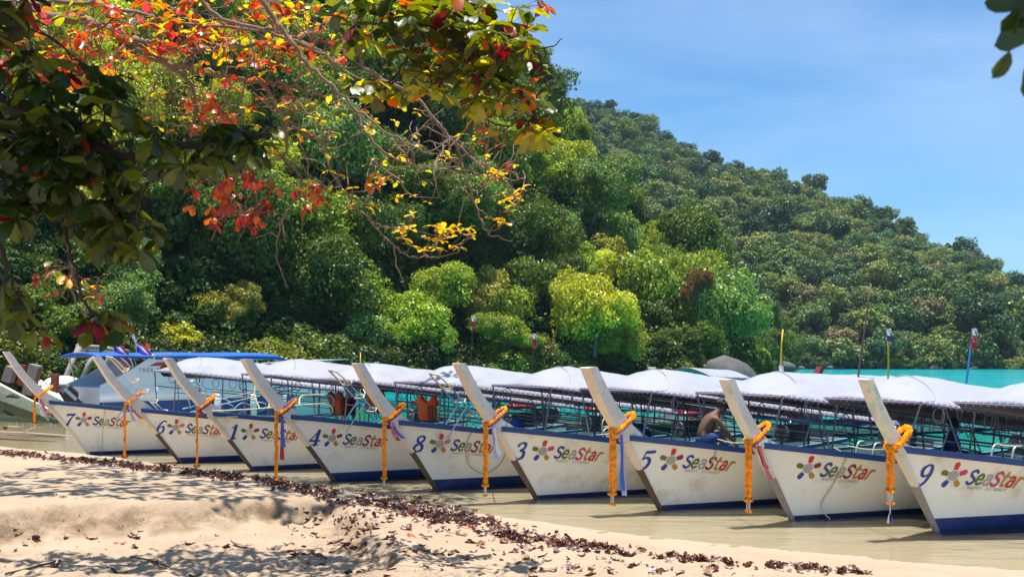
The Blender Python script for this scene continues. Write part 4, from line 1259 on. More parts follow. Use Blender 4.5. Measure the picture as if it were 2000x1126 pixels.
# ------------------------------------------------------------------ ladders, life jackets, boarding frames
def ladder(b, x, y, z, L_, w_, lean, label, rungs=4, m_=None, handle=True, yaw=0.0):
    root = empty('boarding_ladder', bw(b, x, y, z), b.th + yaw, label, 'ladder')
    d = Vector((-cos(lean), 0, sin(lean)))      # leans towards the bow
    for sd in (-1, 1):
        mb = MB(); mb.tube([(0, sd * w_, 0), d * L_ * .78 + Vector((0, sd * w_, 0))], .016, 6); mb.build('side_rail', m_ or bluepipe, root)
        mb = MB(); q = d * L_ * .78; mb.tube([q + Vector((0, sd * w_, 0)), q + d * L_ * .12 + Vector((0, sd * w_ * .95, .0)), d * L_ + Vector((-.02, sd * w_ * .8, 0)), d * L_ + Vector((-.12, 0, .02))], .018, 6); mb.build('hand_hoop', rust_pipe, root)
    for i in range(rungs):
        q = d * (L_ * (.1 + .68 * i / max(1, rungs - 1)))
        mb = MB(); up = Vector((-sin(lean), 0, -cos(lean))) * -1
        mb.tube([q + Vector((0, -w_, 0)), q + Vector((.0, -w_ * .7, .0)) + up * .10, q + Vector((0, w_ * .7, 0)) + up * .10, q + Vector((0, w_, 0)), q + Vector((0, -w_, 0))], .015, 6)
        mb.build('rung', rust_pipe, root)
    for sd in (-1, 1):
        q = d * L_ * .5
        mb = MB(); mb.tube([q + Vector((0, sd * w_, 0)), (-L_ * .62, sd * w_, .0)], .013, 6); mb.build('strut', bright_pipe, root)
    return root
ladder(b8, 1.0, -.35, b8.g(1.0) - .10, 1.7, .16, radians(44), "tall blue-railed boarding ladder on boat 8, beside the bright orange life jacket", yaw=.1)
ladder(b4, 1.1, -.35, b4.g(1.1) - .10, 1.75, .16, radians(44), "blue-railed boarding ladder on boat 4, among dark red life jackets", yaw=.1)
ladder(BN['6'], -.2, .1, BN['6'].g(0) - .15, 2.0, .13, radians(47), "folded pipe ladder tilted up beside the bow of boat 6", m_=bright_pipe, rungs=5, yaw=radians(10))
def frame(pts_list, label, m_=rust_pipe, r=.017):
    o = empty('pipe_rack', pts_list[0][0], 0, label, 'frame'); base = Vector(pts_list[0][0])
    for pl in pts_list:
        mb = MB(); mb.tube([Vector(p_) - base for p_ in cr_path([tuple(q) for q in pl], 4)], r, 6); mb.build('pipe', m_, o)
    return o
b1, b6 = BN['1'], BN['6']
def b1p(x, y, z): return bw(b1, x, y, z)
g_ = b1.gb
frame([[b1p(-.95, -.25, g_ + .03), b1p(0, -.3, g_ + .05), b1p(1.2, -.35, g_ + .12), b1p(1.7, -.35, g_ + .1), b1p(1.75, -.35, g_ - .12), b1p(1.1, -.35, g_ - .16), b1p(0, -.3, g_ - .1), b1p(-.9, -.25, g_ - .12)],
       [b1p(.1, -.3, g_ + .05), b1p(.05, -.1, g_ + .35), b1p(.15, 0, g_ + .62), b1p(.35, .1, g_ + .62), b1p(.4, .0, g_ + .35), b1p(.35, -.2, g_ + .05)],
       [b1p(.35, 0, g_ + .58), b1p(.8, -.2, g_ + .10)], [b1p(1.0, -.35, g_ + .12), b1p(1.3, .2, g_ + .30), b1p(2.0, .2, g_ + .28), b1p(2.05, .2, g_ + .05)]],
      "rusty cream pipe boarding frame lashed on the bow of boat 1")
frame([[bw(b6, .1, .0, g_ - .05), bw(b6, 1.2, 0, g_ + .2), bw(b6, 2.6, 0, g_ + .45)], [bw(b6, .2, -.3, g_ - .12), bw(b6, 1.3, -.3, g_ + .12), bw(b6, 2.8, -.3, g_ + .38)],
       [bw(b6, .3, 0, g_ - .05), bw(b6, .2, 0, g_ + .45), bw(b6, .35, 0, g_ + .62), bw(b6, .55, 0, g_ + .5), bw(b6, .75, -.1, g_ + .0)], [bw(b6, .45, 0, g_ + .5), bw(b6, 1.2, -.2, g_ + .1)]],
      "white pipe frame lying along the foredeck of boat 6", m_=bright_pipe)
frame([[bw(b3, 1.35, -.2, b3.g(1.3)), bw(b3, 1.35, -.2, b3.g(1.3) + .3), bw(b3, 1.5, -.2, b3.g(1.3) + .36), bw(b3, 1.85, -.2, b3.g(1.3) + .35), bw(b3, 1.95, -.2, b3.g(1.3) + .25), bw(b3, 2.5, -.3, b3.g(1.3) - .15)],
       [bw(b3, 1.35, -.2, b3.g(1.3) + .2), bw(b3, 1.9, -.25, b3.g(1.3) + .22)], [bw(b3, 1.55, .1, b3.g(1.3) + .05), bw(b3, 1.7, .1, b3.g(1.3) + .15), bw(b3, 2.1, .1, b3.g(1.3) - .05)]],
      "small cream pipe step frame on the foredeck of boat 3")
def step_frame(b, x, label):
    z = b.g(x)
    return frame([[bw(b, x, -.3, z - .05), bw(b, x + .05, -.3, z + .17), bw(b, x + .2, -.3, z + .2), bw(b, x + .65, -.3, z + .17), bw(b, x + .9, -.3, z - .05), bw(b, x + 1.05, -.3, z - .25)],
       [bw(b, x, .05, z - .05), bw(b, x + .05, .05, z + .17), bw(b, x + .2, .05, z + .2), bw(b, x + .65, .05, z + .17), bw(b, x + .95, .05, z - .1)],
       [bw(b, x + .1, -.3, z + .05), bw(b, x + .75, -.3, z + .03)]] + [[bw(b, x + .2 + k * .13, -.3, z + .19), bw(b, x + .2 + k * .13, .05, z + .19)] for k in range(4)], label, m_=mat("grey_step_pipe", (.42, .42, .38), .5, metal=.3))
step_frame(b2, 1.45, "grey pipe step frame on the foredeck of the unnumbered boat")
step_frame(b9, 1.25, "grey pipe step frame roped down on boat 9")

jacket_o = mat("life_jacket_orange", (1.0, .115, .02), .75, vary=.15, scale=9, bump=.5, bscale=12)
jacket_b = mat("life_jacket_black", (.02, .02, .022), .8, vary=.3)
jacket_r = mat("life_jacket_maroon", (.30, .04, .02), .8, vary=.2)
def life_jacket(loc, rz, label, body, trim, tilt=0.0, s=1.0):
    o = empty('life_jacket', loc, rz, label, 'life jacket', 'life jackets hung on the boats'); o.scale = (s, s, s); o.rotation_euler = (tilt, 0, rz)
    mb = MB(); vs = []; ol = [(-.2, -.28), (-.23, -.1), (-.2, .05), (-.27, .16), (-.22, .27), (-.13, .3), (-.08, .2), (0, .15), (.08, .2), (.13, .3), (.22, .27), (.27, .16), (.2, .05), (.23, -.1), (.2, -.28)]
    for d_, k in ((-.05, .9), (-.075, .8), (.05, .9), (-.02, 1.0), (.02, 1.0)): pass
    for d_, k in ((-.065, .86), (-.03, 1.0), (.03, 1.0), (.065, .86)):
        vs += [(x * k, d_, z * k) for x, z in ol]
    n_ = len(ol); fs = [tuple(reversed(range(n_))), tuple(range(3 * n_, 4 * n_))]
    for j in range(3):
        for i in range(n_): fs.append((j * n_ + i, j * n_ + (i + 1) % n_, (j + 1) * n_ + (i + 1) % n_, (j + 1) * n_ + i))
    mb.add(vs, fs); mb.build('foam_panel', body, o, True)
    for k in range(3):
        mb = MB(); mb.box((.045 + .055 * k, -.07, -.08), (.02, .012, .34)); mb.build('strap', trim, o)
    mb = MB()
    for x in (-.1, .02, .12): mb.box((x, -.02, -.34), (.02, .01, .12))
    mb.build('strap_end', trim, o)
    return o
c = P(835, 797, 22.4); life_jacket(c, -.3, "bright orange life jacket hanging on the ladder of boat 8", jacket_o, jacket_b, .1, .95)
c = P(732, 785, 24.6); life_jacket(c, .5, "orange life jacket half hidden behind the bow post of boat 8", jacket_o, jacket_b, .2, .95)
c = P(657, 787, 24.2); life_jacket(c, -.6, "maroon and orange life jacket with black straps hanging left of the ladder on boat 4", jacket_r, jacket_o, .2, .95)
c = P(678, 790, 24.9); life_jacket(c, .4, "dark red life jacket behind the ladder on boat 4", jacket_r, jacket_b, -.1, .9)

# ------------------------------------------------------------------ speedboat behind boats 7, 6 and 1
gel = mat("gelcoat_white", (.72, .76, .77), .22, vary=.03, spec=.6, dirt=(.5, .52, .52), dirt_amt=.3)
navy = mat("speedboat_navy", (.02, .055, .26), .25, vary=.1, spec=.6)
teal_reflection = mat("speedboat_water_reflection", (.42, .66, .64), .3, vary=.06)  # white hull side with the water's teal reflection put into its colour
cov = mat("awning_blue", (.006, .09, .44), .6, vary=.12, scale=2, bump=.4, bscale=3)
glass = mat("dark_window", (.012, .016, .02), .12, vary=.2, spec=.8)
SPX = Vector((-15.15, 36.0, 0)); SPT = radians(48)
sp = empty('speedboat', SPX, SPT, "white and blue speedboat with a blue awning moored behind boats 7 and 6", 'speedboat')
def sb_half(s_): return 1.35 * (1 - max(0, (s_ - .55) / .45) ** 2.2)
mb = MB(); vs = []; S_ = np.linspace(0, 1, 22); Lb = 11.5
prof = lambda s_: [(-.15, .78), (.12, .9), (.55, .96), (.95, 1.0), (1.25 + .35 * s_, 1.02), (1.45 + .45 * s_, .97)]
for s_ in S_:
    for z, k in prof(s_):
        rake = max(0, (s_ - .7)) * 1.5 * (z + .15)
        vs.append((s_ * Lb + rake, -sb_half(s_) * k - .0, z))
for s_ in S_:
    for z, k in prof(s_):
        rake = max(0, (s_ - .7)) * 1.5 * (z + .15)
        vs.append((s_ * Lb + rake, sb_half(s_) * k, z))
nk = 6; N = len(S_)
for i in range(N - 1):
    for k in range(nk - 1):
        a = i * nk + k; m_ = 1 if k in (1, 2) and i < 15 else (2 if i >= 13 and k < 3 else 0)
        if k == 0: m_ = 1
        mb.f.append((a, a + nk, a + nk + 1, a + 1)); mb.m.append(m_)
        a += N * nk
        mb.f.append((a, a + 1, a + nk + 1, a + nk)); mb.m.append(m_)
    a = i * nk + nk - 1; c_ = a + N * nk
    mb.f.append((a, a + nk, c_ + nk, c_)); mb.m.append(0)
mb.f.append(tuple(list(range(nk)) + list(reversed(range(N * nk, N * nk + nk))))); mb.m.append(0)
mb.v = vs; mb.build('hull', [gel, navy, teal_reflection], sp)
mb = MB(); mb.beam((.0, -1.40, 1.02), (8.6, -1.36, 1.12), .05, .06); mb.build('rubbing_strake', mat("strake_white", (.8, .8, .8), .4), sp)
# swirl stripes on the side
mb = MB()
for k in range(5):
    x = 3.2 + k * .75
    q = cr_path([(x, -1.40, .35), (x + .5, -1.40, .5), (x + .9, -1.40, .75), (x + 1.3, -1.40, .62), (x + 1.05, -1.40, .5)], 4)
    mb.tube(q, .022, 4)
mb.build('swirl_stripe', mat("swirl_blue", (.22, .40, .50), .4), sp)
# side fins carrying the awning
for sd, nm in ((-1, ''), (1, '')):
    ol = [(-.1, 1.25), (-.0, 1.62), (.8, 2.05), (1.6, 2.62), (2.0, 2.95), (2.7, 3.0), (2.7, 2.95), (2.35, 2.6), (2.15, 2.2), (2.35, 1.95), (3.2, 1.85), (5.2, 1.80), (7.6, 1.72), (8.2, 1.5), (5.0, 1.35)]
    # the fins stand lower than the awning of the boat
    ol = [(-.5 + x * .98 + .6, 1.25 + (z - 1.25) * .80) for x, z in ol]
    mb = MB(); n_ = len(ol); y0 = sd * 1.30; y1 = sd * 1.20
    mb.add([(x, y0, z) for x, z in ol] + [(x, y1, z) for x, z in ol], [tuple(range(n_)) if sd < 0 else tuple(reversed(range(n_))), tuple(reversed(range(n_, 2 * n_))) if sd < 0 else tuple(range(n_, 2 * n_))] + [((i + 1) % n_, i, n_ + i, n_ + (i + 1) % n_) for i in range(n_)])
    mb.build('side_fin', gel, sp)
mb = MB(); mb.box((3.9, 0, 1.72), (2.6, 2.2, .5), bev=.1); mb.build('cabin', glass, sp)
mb = MB(); mb.box((7.1, 0, 1.75), (2.4, 2.0, .45), bev=.2); mb.build('cuddy', gel, sp)
def awning(x0, x1, w_, z, th_, nm='awning'):
    mb = MB(); vs = []; X = np.linspace(x0, x1, 14); Yn = np.linspace(-w_, w_, 9)
    for x in X:
        for y in Yn:
            e_ = min(1, (x1 - x) / 1.2) if x1 > 5 else 1
            vs.append((x, y, z - (.13 if e_ < .3 else 0) * (1 - e_) + .12 * (1 - (y / w_) ** 2) + .012 * sin(x * 2.4)))
    fs = [tuple(int(i) for i in q) for q in grid_quads(14, 9)]
    mb.add(vs, fs); o = mb.build(nm, cov, sp, True); o.modifiers.new('cloth', 'SOLIDIFY').thickness = th_; return o
awning(-.1, 2.0, 1.35, 2.47, .08); awning(2.1, 7.7, 1.35, 2.43, .13)
for x in (.1, 1.2, 2.6, 4.2, 5.7, 7.2):
    for sd in (-1, 1):
        mb = MB(); mb.tube([(x + .25, sd * 1.22, 1.6), (x, sd * 1.2, 2.55)], .022, 6); mb.build('awning_post', bright_pipe, sp)
for x0_ in (2.6, 4.2, 5.4):
    mb = MB(); mb.tube([(x0_, -1.2, 2.45), (x0_ + 1.4, -1.2, 2.42)], .02, 6); mb.tube([(x0_ + .2, -1.2, 2.1), (x0_ + .9, -1.2, 2.5)], .015, 5); mb.build('brace', bright_pipe, sp)
for k in range(3):
    e_ = empty_part('outboard_engine', sp); e_.location = (-.55, -.75 + k * .72, 1.0); e_.rotation_euler = (0, radians(-48), 0)
    mb = MB(); mb.box((0, 0, .36), (.52, .42, .62), bev=.10); mb.build('cowling', black_m, e_)
    mb = MB(); mb.box((0, -.222, .36), (.12, .012, .55), bev=.004); mb.build('silver_stripe', bright_pipe, e_)
    mb = MB(); mb.box((.0, 0, -.28), (.26, .16, .75), bev=.05); mb.box((.08, 0, -.72), (.46, .06, .14), bev=.02); mb.tube([(.1, 0, -.8), (.4, 0, -.8)], .07, 8); mb.build('leg', black_m, e_)
for x, y in ((4.5, -1.5), (6.1, -1.46), (7.6, -1.3)):
    mb = MB(); mb.tube([(x, y, 1.12), (x, y, .95), (x, y, .3), (x, y, .18)], [.05, .13, .13, .05], 10); mb.build('fender', gel, sp, True)
for x in np.arange(8.2, 11.6, .8):
    pass
mb = MB(); mb.tube(cr_path([(7.8, -1.15, 1.85), (8.2, -1.1, 2.25), (9.8, -.85, 2.35), (11.4, -.3, 2.4), (11.9, 0, 2.4), (11.4, .3, 2.4), (9.8, .85, 2.35), (8.2, 1.1, 2.25)], 4), .02, 6); mb.build('bow_rail', bright_pipe, sp)
def flat_text(s_, size, m_, parent, loc, rot, nm='lettering', th_=.004):
    mb = MB()
    for poly in text_polys(s_, size): mb.add([(x, y, 0) for x, y in poly], [tuple(range(len(poly)))])
    o = mb.build(nm, m_, parent); o.location = loc; o.rotation_euler = rot; return o
flat_text("TREA·MARINE", .21, inks['small'], sp, (1.45, -1.31, 1.97), (pi / 2, 0, 0))
flat_text("ท่องเที่ยวเดินทางปลอดภัย | 85", .19, inks['small'], sp, (2.75, -1.31, 1.50), (pi / 2, 0, 0), 'lettering')
mb = MB(); mb.add([(1.85, -1.312, 2.18), (2.1, -1.312, 2.30), (2.35, -1.312, 2.33), (2.65, -1.312, 2.26), (2.5, -1.312, 2.2)], [(0, 1, 2, 3, 4)])
mb.build('ship_emblem', inks['red'], sp)
mb = MB(); mb.tube([(2.0, -.3, 2.6), (1.7, -.3, 3.75)], [.02, .008], 6); mb.build('antenna', gel, sp)
mb = MB(); mb.tube([(2.3, .2, 2.6), (1.75, .2, 4.0)], [.02, .008], 6); mb.build('antenna', gel, sp)
mb = MB(); mb.tube([(2.2, -.6, 2.7), (2.2, -.6, 2.82)], .08, 10); mb.mat = 1; mb.tube([(2.2, -.6, 2.82), (2.2, -.6, 3.0)], [.09, .08], 10); mb.build('beacon', [gel, jacket_o], sp)
flag_r, flag_w, flag_b = ribbon_m['red'], ribbon_m['white'], mat("flag_blue", (.07, .06, .32), .7)
def thai_flag(loc, w_, h_, rz, label, droop=.5, polelen=.7, scale=1.0):
    o = empty('flag', loc, rz, label, 'flag'); mb = MB(); mb.tube([(0, 0, -polelen), (0, 0, h_ * .55)], .012, 5); mb.build('flagstaff', gel, o)
    mb = MB(); nx = 10; rows = [0, 1 / 6, 2 / 6, 4 / 6, 5 / 6, 1]
    for r_ in rows:
        for i in range(nx + 1):
            t = i / nx; mb.v.append((w_ * t * (1 - .25 * t), .05 * sin(t * 8 + r_ * 2), h_ * (.5 - r_) - droop * t ** 1.2 * w_))
    for j in range(5):
        for i in range(nx):
            a = j * (nx + 1) + i; mb.f.append((a, a + 1, a + nx + 2, a + nx + 1)); mb.m.append([0, 1, 2, 1, 0][j])
    f_ = mb.build('flag_cloth', [flag_r, flag_w, flag_b], o); f_.modifiers.new('cloth', 'SOLIDIFY').thickness = .006
    return o
thai_flag(P(222, 681, 36.0), .75, .55, .1, "drooping red, white and blue striped flag left of the orange beacon", .7, .35)
thai_flag(P(266, 681, 36.6), .85, .6, .1, "drooping red, white and blue striped flag right of the orange beacon", .75, .35)

# ------------------------------------------------------------------ old wooden boat, jetty frame, boom
old_g = mat("old_green_planks", (.07, .085, .055), .85, vary=.5, scale=7, bump=.5, dirt=(.15, .14, .10), dirt_amt=.3, dirt_scale=5)
old_w = mat("old_grey_wood", (.24, .21, .18), .9, vary=.4, scale=8, bump=.5)
red_w = mat("old_red_post", (.25, .06, .035), .8, vary=.4, scale=8)
ob = empty('wooden_boat', P(-10, 800, 33), 0, "old dark green wooden boat with a tyre fender and stout posts at the far left", 'boat')
base = Vector(ob.location)
mb = MB(); vs = []
N = 14
for i in range(N):
    s_ = i / (N - 1)
    c0 = P(-60 + 165 * s_, 715 + 95 * s_ ** .9, 33 - 1.2 * s_); c1 = P(-60 + 175 * s_, 790 + 30 * s_, 32.6 - .9 * s_)
    for t in (0, .06, .3, .5, .7, .85, 1):
        q = c0.lerp(c1, t); q.y -= .35 * sin(t * pi); vs.append(q - base)
for i in range(N - 1):
    for k in range(6):
        a = i * 7 + k; mb.f.append((a, a + 7, a + 8, a + 1)); mb.m.append(1 if k == 0 else 0)
mb.v = [tuple(v) for v in vs]
o = mb.build('hull', [old_g, mat("old_white_rail", (.6, .62, .6), .6, vary=.2)], ob); o.modifiers.new('plank', 'SOLIDIFY').thickness = .12
for j in range(4):
    mb = MB(); pts_ = []
    for i in range(N): pts_.append(Vector(mb_v) if False else Vector(vs[i * 7 + 1 + j]) + Vector((0, -.03, 0)))
    mb.tube(pts_, .025, 5); mb.build('plank_batten', old_g, ob)
for (x0_, y0_, x1_, y1_, r_, m_) in ((55, 770, 70, 712, .16, old_w), (42, 752, 46, 712, .10, red_w), (66, 742, 72, 718, .11, red_w), (106, 765, 108, 731, .10, red_w), (14, 745, 24, 716, .15, old_w)):
    mb = MB(); mb.beam(P(x0_, y0_, 34.2) - base, P(x1_, y1_, 34.2) - base, r_ * 2, r_ * 2); mb.build('post', m_, ob)
for k in range(6):
    mb = MB(); mb.beam(P(52 + k * 9, 738 + k * 1.5, 35) - base, P(92 + k * 6, 768 + k * 3, 33.6) - base, .07, .05); mb.build('rib', mat("rib_white", (.5, .48, .45), .8, vary=.3), ob)
mb = MB(); c = P(24, 790, 32.0) - base; mb.tube([c + Vector((cos(a) * .25, 0, sin(a) * .27)) for a in [2 * pi * k / 18 for k in range(18)]], .08, 8, closed=True); mb.build('tyre_fender', jacket_b, ob, True)
dn = MB(); c = P(122, 750, 46); dn.ball((0, 0, 0), (.75, 1.2, .4), 14, 8); dn.box((0, 0, -.3), (1.6, 2.4, .2), bev=.05)
tag(dn.build('dinghy', gel, None, True, c), "small cream dinghy beyond the old wooden boat", 'dinghy')
dn.v = []
jt = empty('log_frame', P(190, 720, 47), 0, "weathered grey log frame standing behind the speedboat's awning", 'log frame'); base = Vector(jt.location)
for a, c_, r_ in (((150, 676, 47), (250, 686, 49), .13), ((152, 684, 47.3), (240, 692, 49), .11), ((148, 690, 46.6), (232, 700, 48.4), .10), ((155, 678, 47), (118, 762, 46), .14), ((185, 690, 47), (160, 740, 46.5), .12), ((168, 676, 47.6), (222, 682, 46.2), .08), ((215, 690, 47), (196, 745, 47), .1)):
    mb = MB(); p0, p1 = P(*a) - base, P(*c_) - base
    md = (p0 + p1) / 2 + Vector((0, 0, .06)); mb.tube([p0, md, p1], [r_, r_ * .9, r_ * .8], 7); mb.build('log', old_w, jt, True)
rk = empty('driftwood_rack', P(1255, 740, 92), 0, "rusty rail rack on the shaded shore behind the roofs", 'rack'); base = Vector(rk.location)
for a, c_ in (((1257, 722), (1300, 726)), ((1257, 722), (1258, 740)), ((1300, 726), (1301, 742)), ((1278, 724), (1279, 741)), ((1257, 731), (1301, 734))):
    mb = MB(); mb.tube([P(a[0], a[1], 92) - base, P(c_[0], c_[1], 92) - base], .09, 5); mb.build('rail', red_w, rk)
bo = empty('floating_boom', P(60, 835, 27), 0, "thin yellow boom with short white pegs floating left of boat 7", 'boom'); base = Vector(bo.location)
def wpt(px, py, dz=0.0):
    Y = (CAMZ - dz) * 2000 / (py - 697); return Vector(((px - 1000) / 2000 * Y, Y, dz))
mb = MB(); mb.tube([wpt(12, 832, .16) - base, wpt(124, 836, .16) - base], .022, 6); mb.build('yellow_pole', mat("boom_yellow", (.62, .42, .12), .6), bo)
mb = MB(); mb.tube([wpt(-10, 842, .05) - base, wpt(60, 845, .06) - base, wpt(150, 852, .05) - base], .026, 6); mb.build('lower_pole', mat("boom_wood", (.45, .32, .24), .7), bo)
mb = MB(); mb.tube([wpt(40, 846, .06) - base, wpt(72, 832, .2) - base, wpt(105, 812, .55) - base], .022, 6); mb.build('stay', old_w, bo)
for k, px in enumerate((18, 24, 33, 45, 55, 60, 75, 98, 101)):
    mb = MB(); q = wpt(px, 833, .16) - base; mb.tube([q, q + Vector((0, 0, .10 + .03 * (k % 3)))], .010, 5); mb.build('peg', gel, bo)
mb = MB(); mb.ball(wpt(10, 834, .14) - base, (.09, .07, .08), 8, 6); mb.build('float', worn_w, bo, True)

# poles with cloths standing beyond the row
def pole(px, y0, px1, y1, Y, col, label, cloth=None, r=.035):
    p0 = P(px, y0, Y); p1 = P(px1, y1, Y); d = (p0 - p1); p1b = p1 - d * ((p1.z + 1.2) / d.z)
    o = empty('bamboo_pole', p1b, 0, label, 'pole'); mb = MB()
    n_ = 9; pts_ = [Vector((0, 0, 0)).lerp(p0 - p1b, i / n_) for i in range(n_ + 1)]
    for q in pts_[1:-1]: q.x += random.uniform(-.015, .015)
    mb.tube(pts_, [r * (1.15 - .45 * i / n_) for i in range(n_ + 1)], 7); mb.build('shaft', col, o, True)
    for (t, rc, ln) in cloth or ():
        q = Vector((0, 0, 0)).lerp(p0 - p1b, t); mb = MB()
        mb.add([q + Vector((-.06, -.04, .1)), q + Vector((.07, -.06, .08)), q + Vector((.1, -.05, -ln)), q + Vector((-.04, -.06, -ln * .9)), q + Vector((.09, .05, -ln * .7)), q + Vector((.05, .05, .1))], [(0, 1, 2, 3), (1, 5, 4, 2)])
        s_ = mb.build('cloth', ribbon_m[rc], o); s_.modifiers.new('cloth', 'SOLIDIFY').thickness = .02
yp = mat("pole_yellow", (.72, .42, .02), .5, vary=.15, scale=8); bp = mat("pole_blue", (.04, .22, .55), .5, vary=.2, scale=8); brp = mat("pole_brown", (.14, .07, .05), .7, vary=.4, scale=8)
pole(1529, 643, 1522, 742, 34, yp, "yellow pole leaning slightly, nearest the maroon bow post", ((.72, 'white', .1), (.68, 'red', .25)))
pole(1701, 553, 1675, 742, 33, brp, "tall dark bamboo pole, the highest above the roofs", ())
pole(1734, 648, 1735, 742, 31, yp, "upright yellow pole topped with white and purple cloth", ((1.0, 'white', .12), (.97, 'purple', .16)))
pole(1901, 645, 1884, 764, 29, bp, "blue pole with red and white cloths behind boat 9", ((.99, 'white', .1), (.97, 'pink', .22), (.93, 'red', .25)))
pole(1043, 656, 1039, 735, 42, brp, "thin dark pole with a red and white cloth in front of the forest", ((1.0, 'white', .12), (.97, 'red', .4)), .018)
pole(924, 622, 918, 735, 44, brp, "thin pole with a red cloth, left of the other thin pole", ((1.0, 'white', .12), (.98, 'red', .35)), .016)
pole(704, 689, 704, 735, 36, yp, "short yellow pole tip showing above the roof between boats 4 and 8", (), .025)
pole(735, 712, 735, 745, 34, brp, "short pole with a white and red cloth behind the bow post of boat 8", ((1.0, 'white', .1), (.97, 'red', .12)), .02)

# ------------------------------------------------------------------ people
skin = mat("skin_brown", (.12, .058, .034), .6, vary=.08)
hair = mat("hair_black", (.012, .010, .010), .6, vary=.2)
shorts = mat("shorts_blue", (.02, .05, .16), .8, vary=.2); shirt = mat("shirt_grey", (.13, .12, .13), .85, vary=.15, bump=.4, bscale=15); tan_s = mat("shirt_orange", (.35, .11, .05), .85, vary=.2)
def skin_chain(name, joints, edges, radii, m_, parent, sub=2):
    me = bpy.data.meshes.new(name); me.from_pydata(joints, edges, []); me.materials.append(m_)
    o = link(name, me, parent)
    md = o.modifiers.new('skin', 'SKIN'); md.use_smooth_shade = True
    if not me.skin_vertices: me.skin_vertices.new()
    for i, r_ in enumerate(radii):
        sv = me.skin_vertices[0].data[i]; sv.radius = (r_, r_) if not hasattr(r_, '__len__') else r_
        sv.use_root = (i == 0)
    ss = o.modifiers.new('smooth', 'SUBSURF'); ss.levels = sub; ss.render_levels = sub
    return o
def person(loc, rz, label, J, top=None, low=None, cap=None, s=1.0):
    """J: joint positions in metres, x forward"""
    root = empty('person', loc, rz, label, 'person'); root.scale = (s, s, s)
    names_ = ['pelvis', 'waist', 'chest', 'neck', 'skull', 'crown', 'shL', 'elL', 'wrL', 'haL', 'shR', 'elR', 'wrR', 'haR', 'hiL', 'knL', 'anL', 'toL', 'hiR', 'knR', 'anR', 'toR']
    rad = [(.15, .12), (.125, .10), (.15, .11), .052, .075, .07, .055, .042, .03, .035, .055, .042, .03, .035, .085, .058, .042, .035, .085, .058, .042, .035]
    E = [(0, 1), (1, 2), (2, 3), (3, 4), (4, 5), (2, 6), (6, 7), (7, 8), (8, 9), (2, 10), (10, 11), (11, 12), (12, 13), (0, 14), (14, 15), (15, 16), (16, 17), (0, 18), (18, 19), (19, 20), (20, 21)]
    js = [J[n_] for n_ in names_]
    skin_chain('body', js, E, rad, skin, root)
    for h_, w_ in (('haL', 'wrL'), ('haR', 'wrR')):
        a, w0 = Vector(J[h_]), Vector(J[w_]); d = (a - w0).normalized(); sd = d.cross(Vector((0, 0, 1)));
        if sd.length < .1: sd = Vector((0, 1, 0))
        sd.normalize(); mb = MB()
        for k in range(4):
            q = a + sd * (.027 - .018 * k); ln = (.075, .085, .08, .062)[k]
            mb.tube([q, q + d * ln * .5, q + d * ln * .85 - Vector((0, 0, .02))], [.010, .009, .007], 6)
        q = a + sd * .035 - d * .03; mb.tube([q, q + sd * .03 + d * .03, q + sd * .03 + d * .055], [.011, .010, .008], 6)
        mb.build('fingers', skin, root, True)
    c0, n0 = Vector(J['skull']), Vector(J['neck']); up = (Vector(J['crown']) - c0).normalized(); f = Vector(J.get('face', (1, 0, 0))); f = (f - up * f.dot(up)).normalized(); sd = up.cross(f)
    q = Matrix((f, sd, up)).transposed()
    mb = MB(); cc = c0 + up * .045 - f * .018
    for i in range(60):
        th_ = random.random() * pi * .58; ph = random.random() * 2 * pi
        d = Vector((sin(th_) * cos(ph) - .25, sin(th_) * sin(ph), cos(th_)))
        mb.ball(cc + q @ Vector((d.x * .082, d.y * .08, d.z * .088)), .024, 6, 4)
    mb.ball(cc, (.09, .085, .09), 12, 8); mb.build('hair', hair, root, True)
    mb = MB(); mb.ball(c0 + q @ Vector((.088, 0, .0)), (.016, .014, .022), 6, 5)
    for s2 in (-1, 1): mb.ball(c0 + q @ Vector((0, s2 * .082, 0)), (.018, .012, .03), 6, 5)
    mb.build('nose_and_ears', skin, root, True)
    for s2 in (-1, 1):
        mb = MB(); mb.ball(c0 + q @ Vector((.076, s2 * .03, .025)), (.010, .014, .008), 6, 5); mb.build('eye', hair, root, True)
    mb = MB(); mb.ball(c0 + q @ Vector((.078, 0, -.04)), (.010, .026, .007), 8, 5); mb.build('mouth', red_w, root, True)
    if top:
        k = ['waist', 'chest', 'shL', 'shR']; el = [Vector(J['shL']).lerp(Vector(J['elL']), .8), Vector(J['shR']).lerp(Vector(J['elR']), .8)]
        base_ = Vector(J['pelvis']).lerp(Vector(J['waist']), .3)
        js2 = [base_, J['waist'], J['chest'], Vector(J['chest']).lerp(Vector(J['neck']), .55), J['shL'], el[0], J['shR'], el[1]]
        skin_chain('shirt', [tuple(v) for v in js2], [(0, 1), (1, 2), (2, 3), (2, 4), (4, 5), (2, 6), (6, 7)], [(.165, .135), (.15, .125), (.175, .135), .07, .08, .062, .08, .062], top, root)
    if low:
        kl, kr = Vector(J['hiL']).lerp(Vector(J['knL']), .85), Vector(J['hiR']).lerp(Vector(J['knR']), .85)
        js2 = [Vector(J['pelvis']).lerp(Vector(J['waist']), .25), J['pelvis'], J['hiL'], kl, J['hiR'], kr]
        skin_chain('shorts', [tuple(v) for v in js2], [(0, 1), (1, 2), (2, 3), (1, 4), (4, 5)], [(.15, .125), (.165, .14), .105, .085, .105, .085], low, root)
    if cap:
        mb = MB(); mb.ball(cc + up * .03, (.1, .095, .075), 12, 8); mb.box(cc + q @ Vector((.12, 0, .01)), (.12, .13, .015), q, bev=.006); mb.build('cap', cap, root, True)
    return root
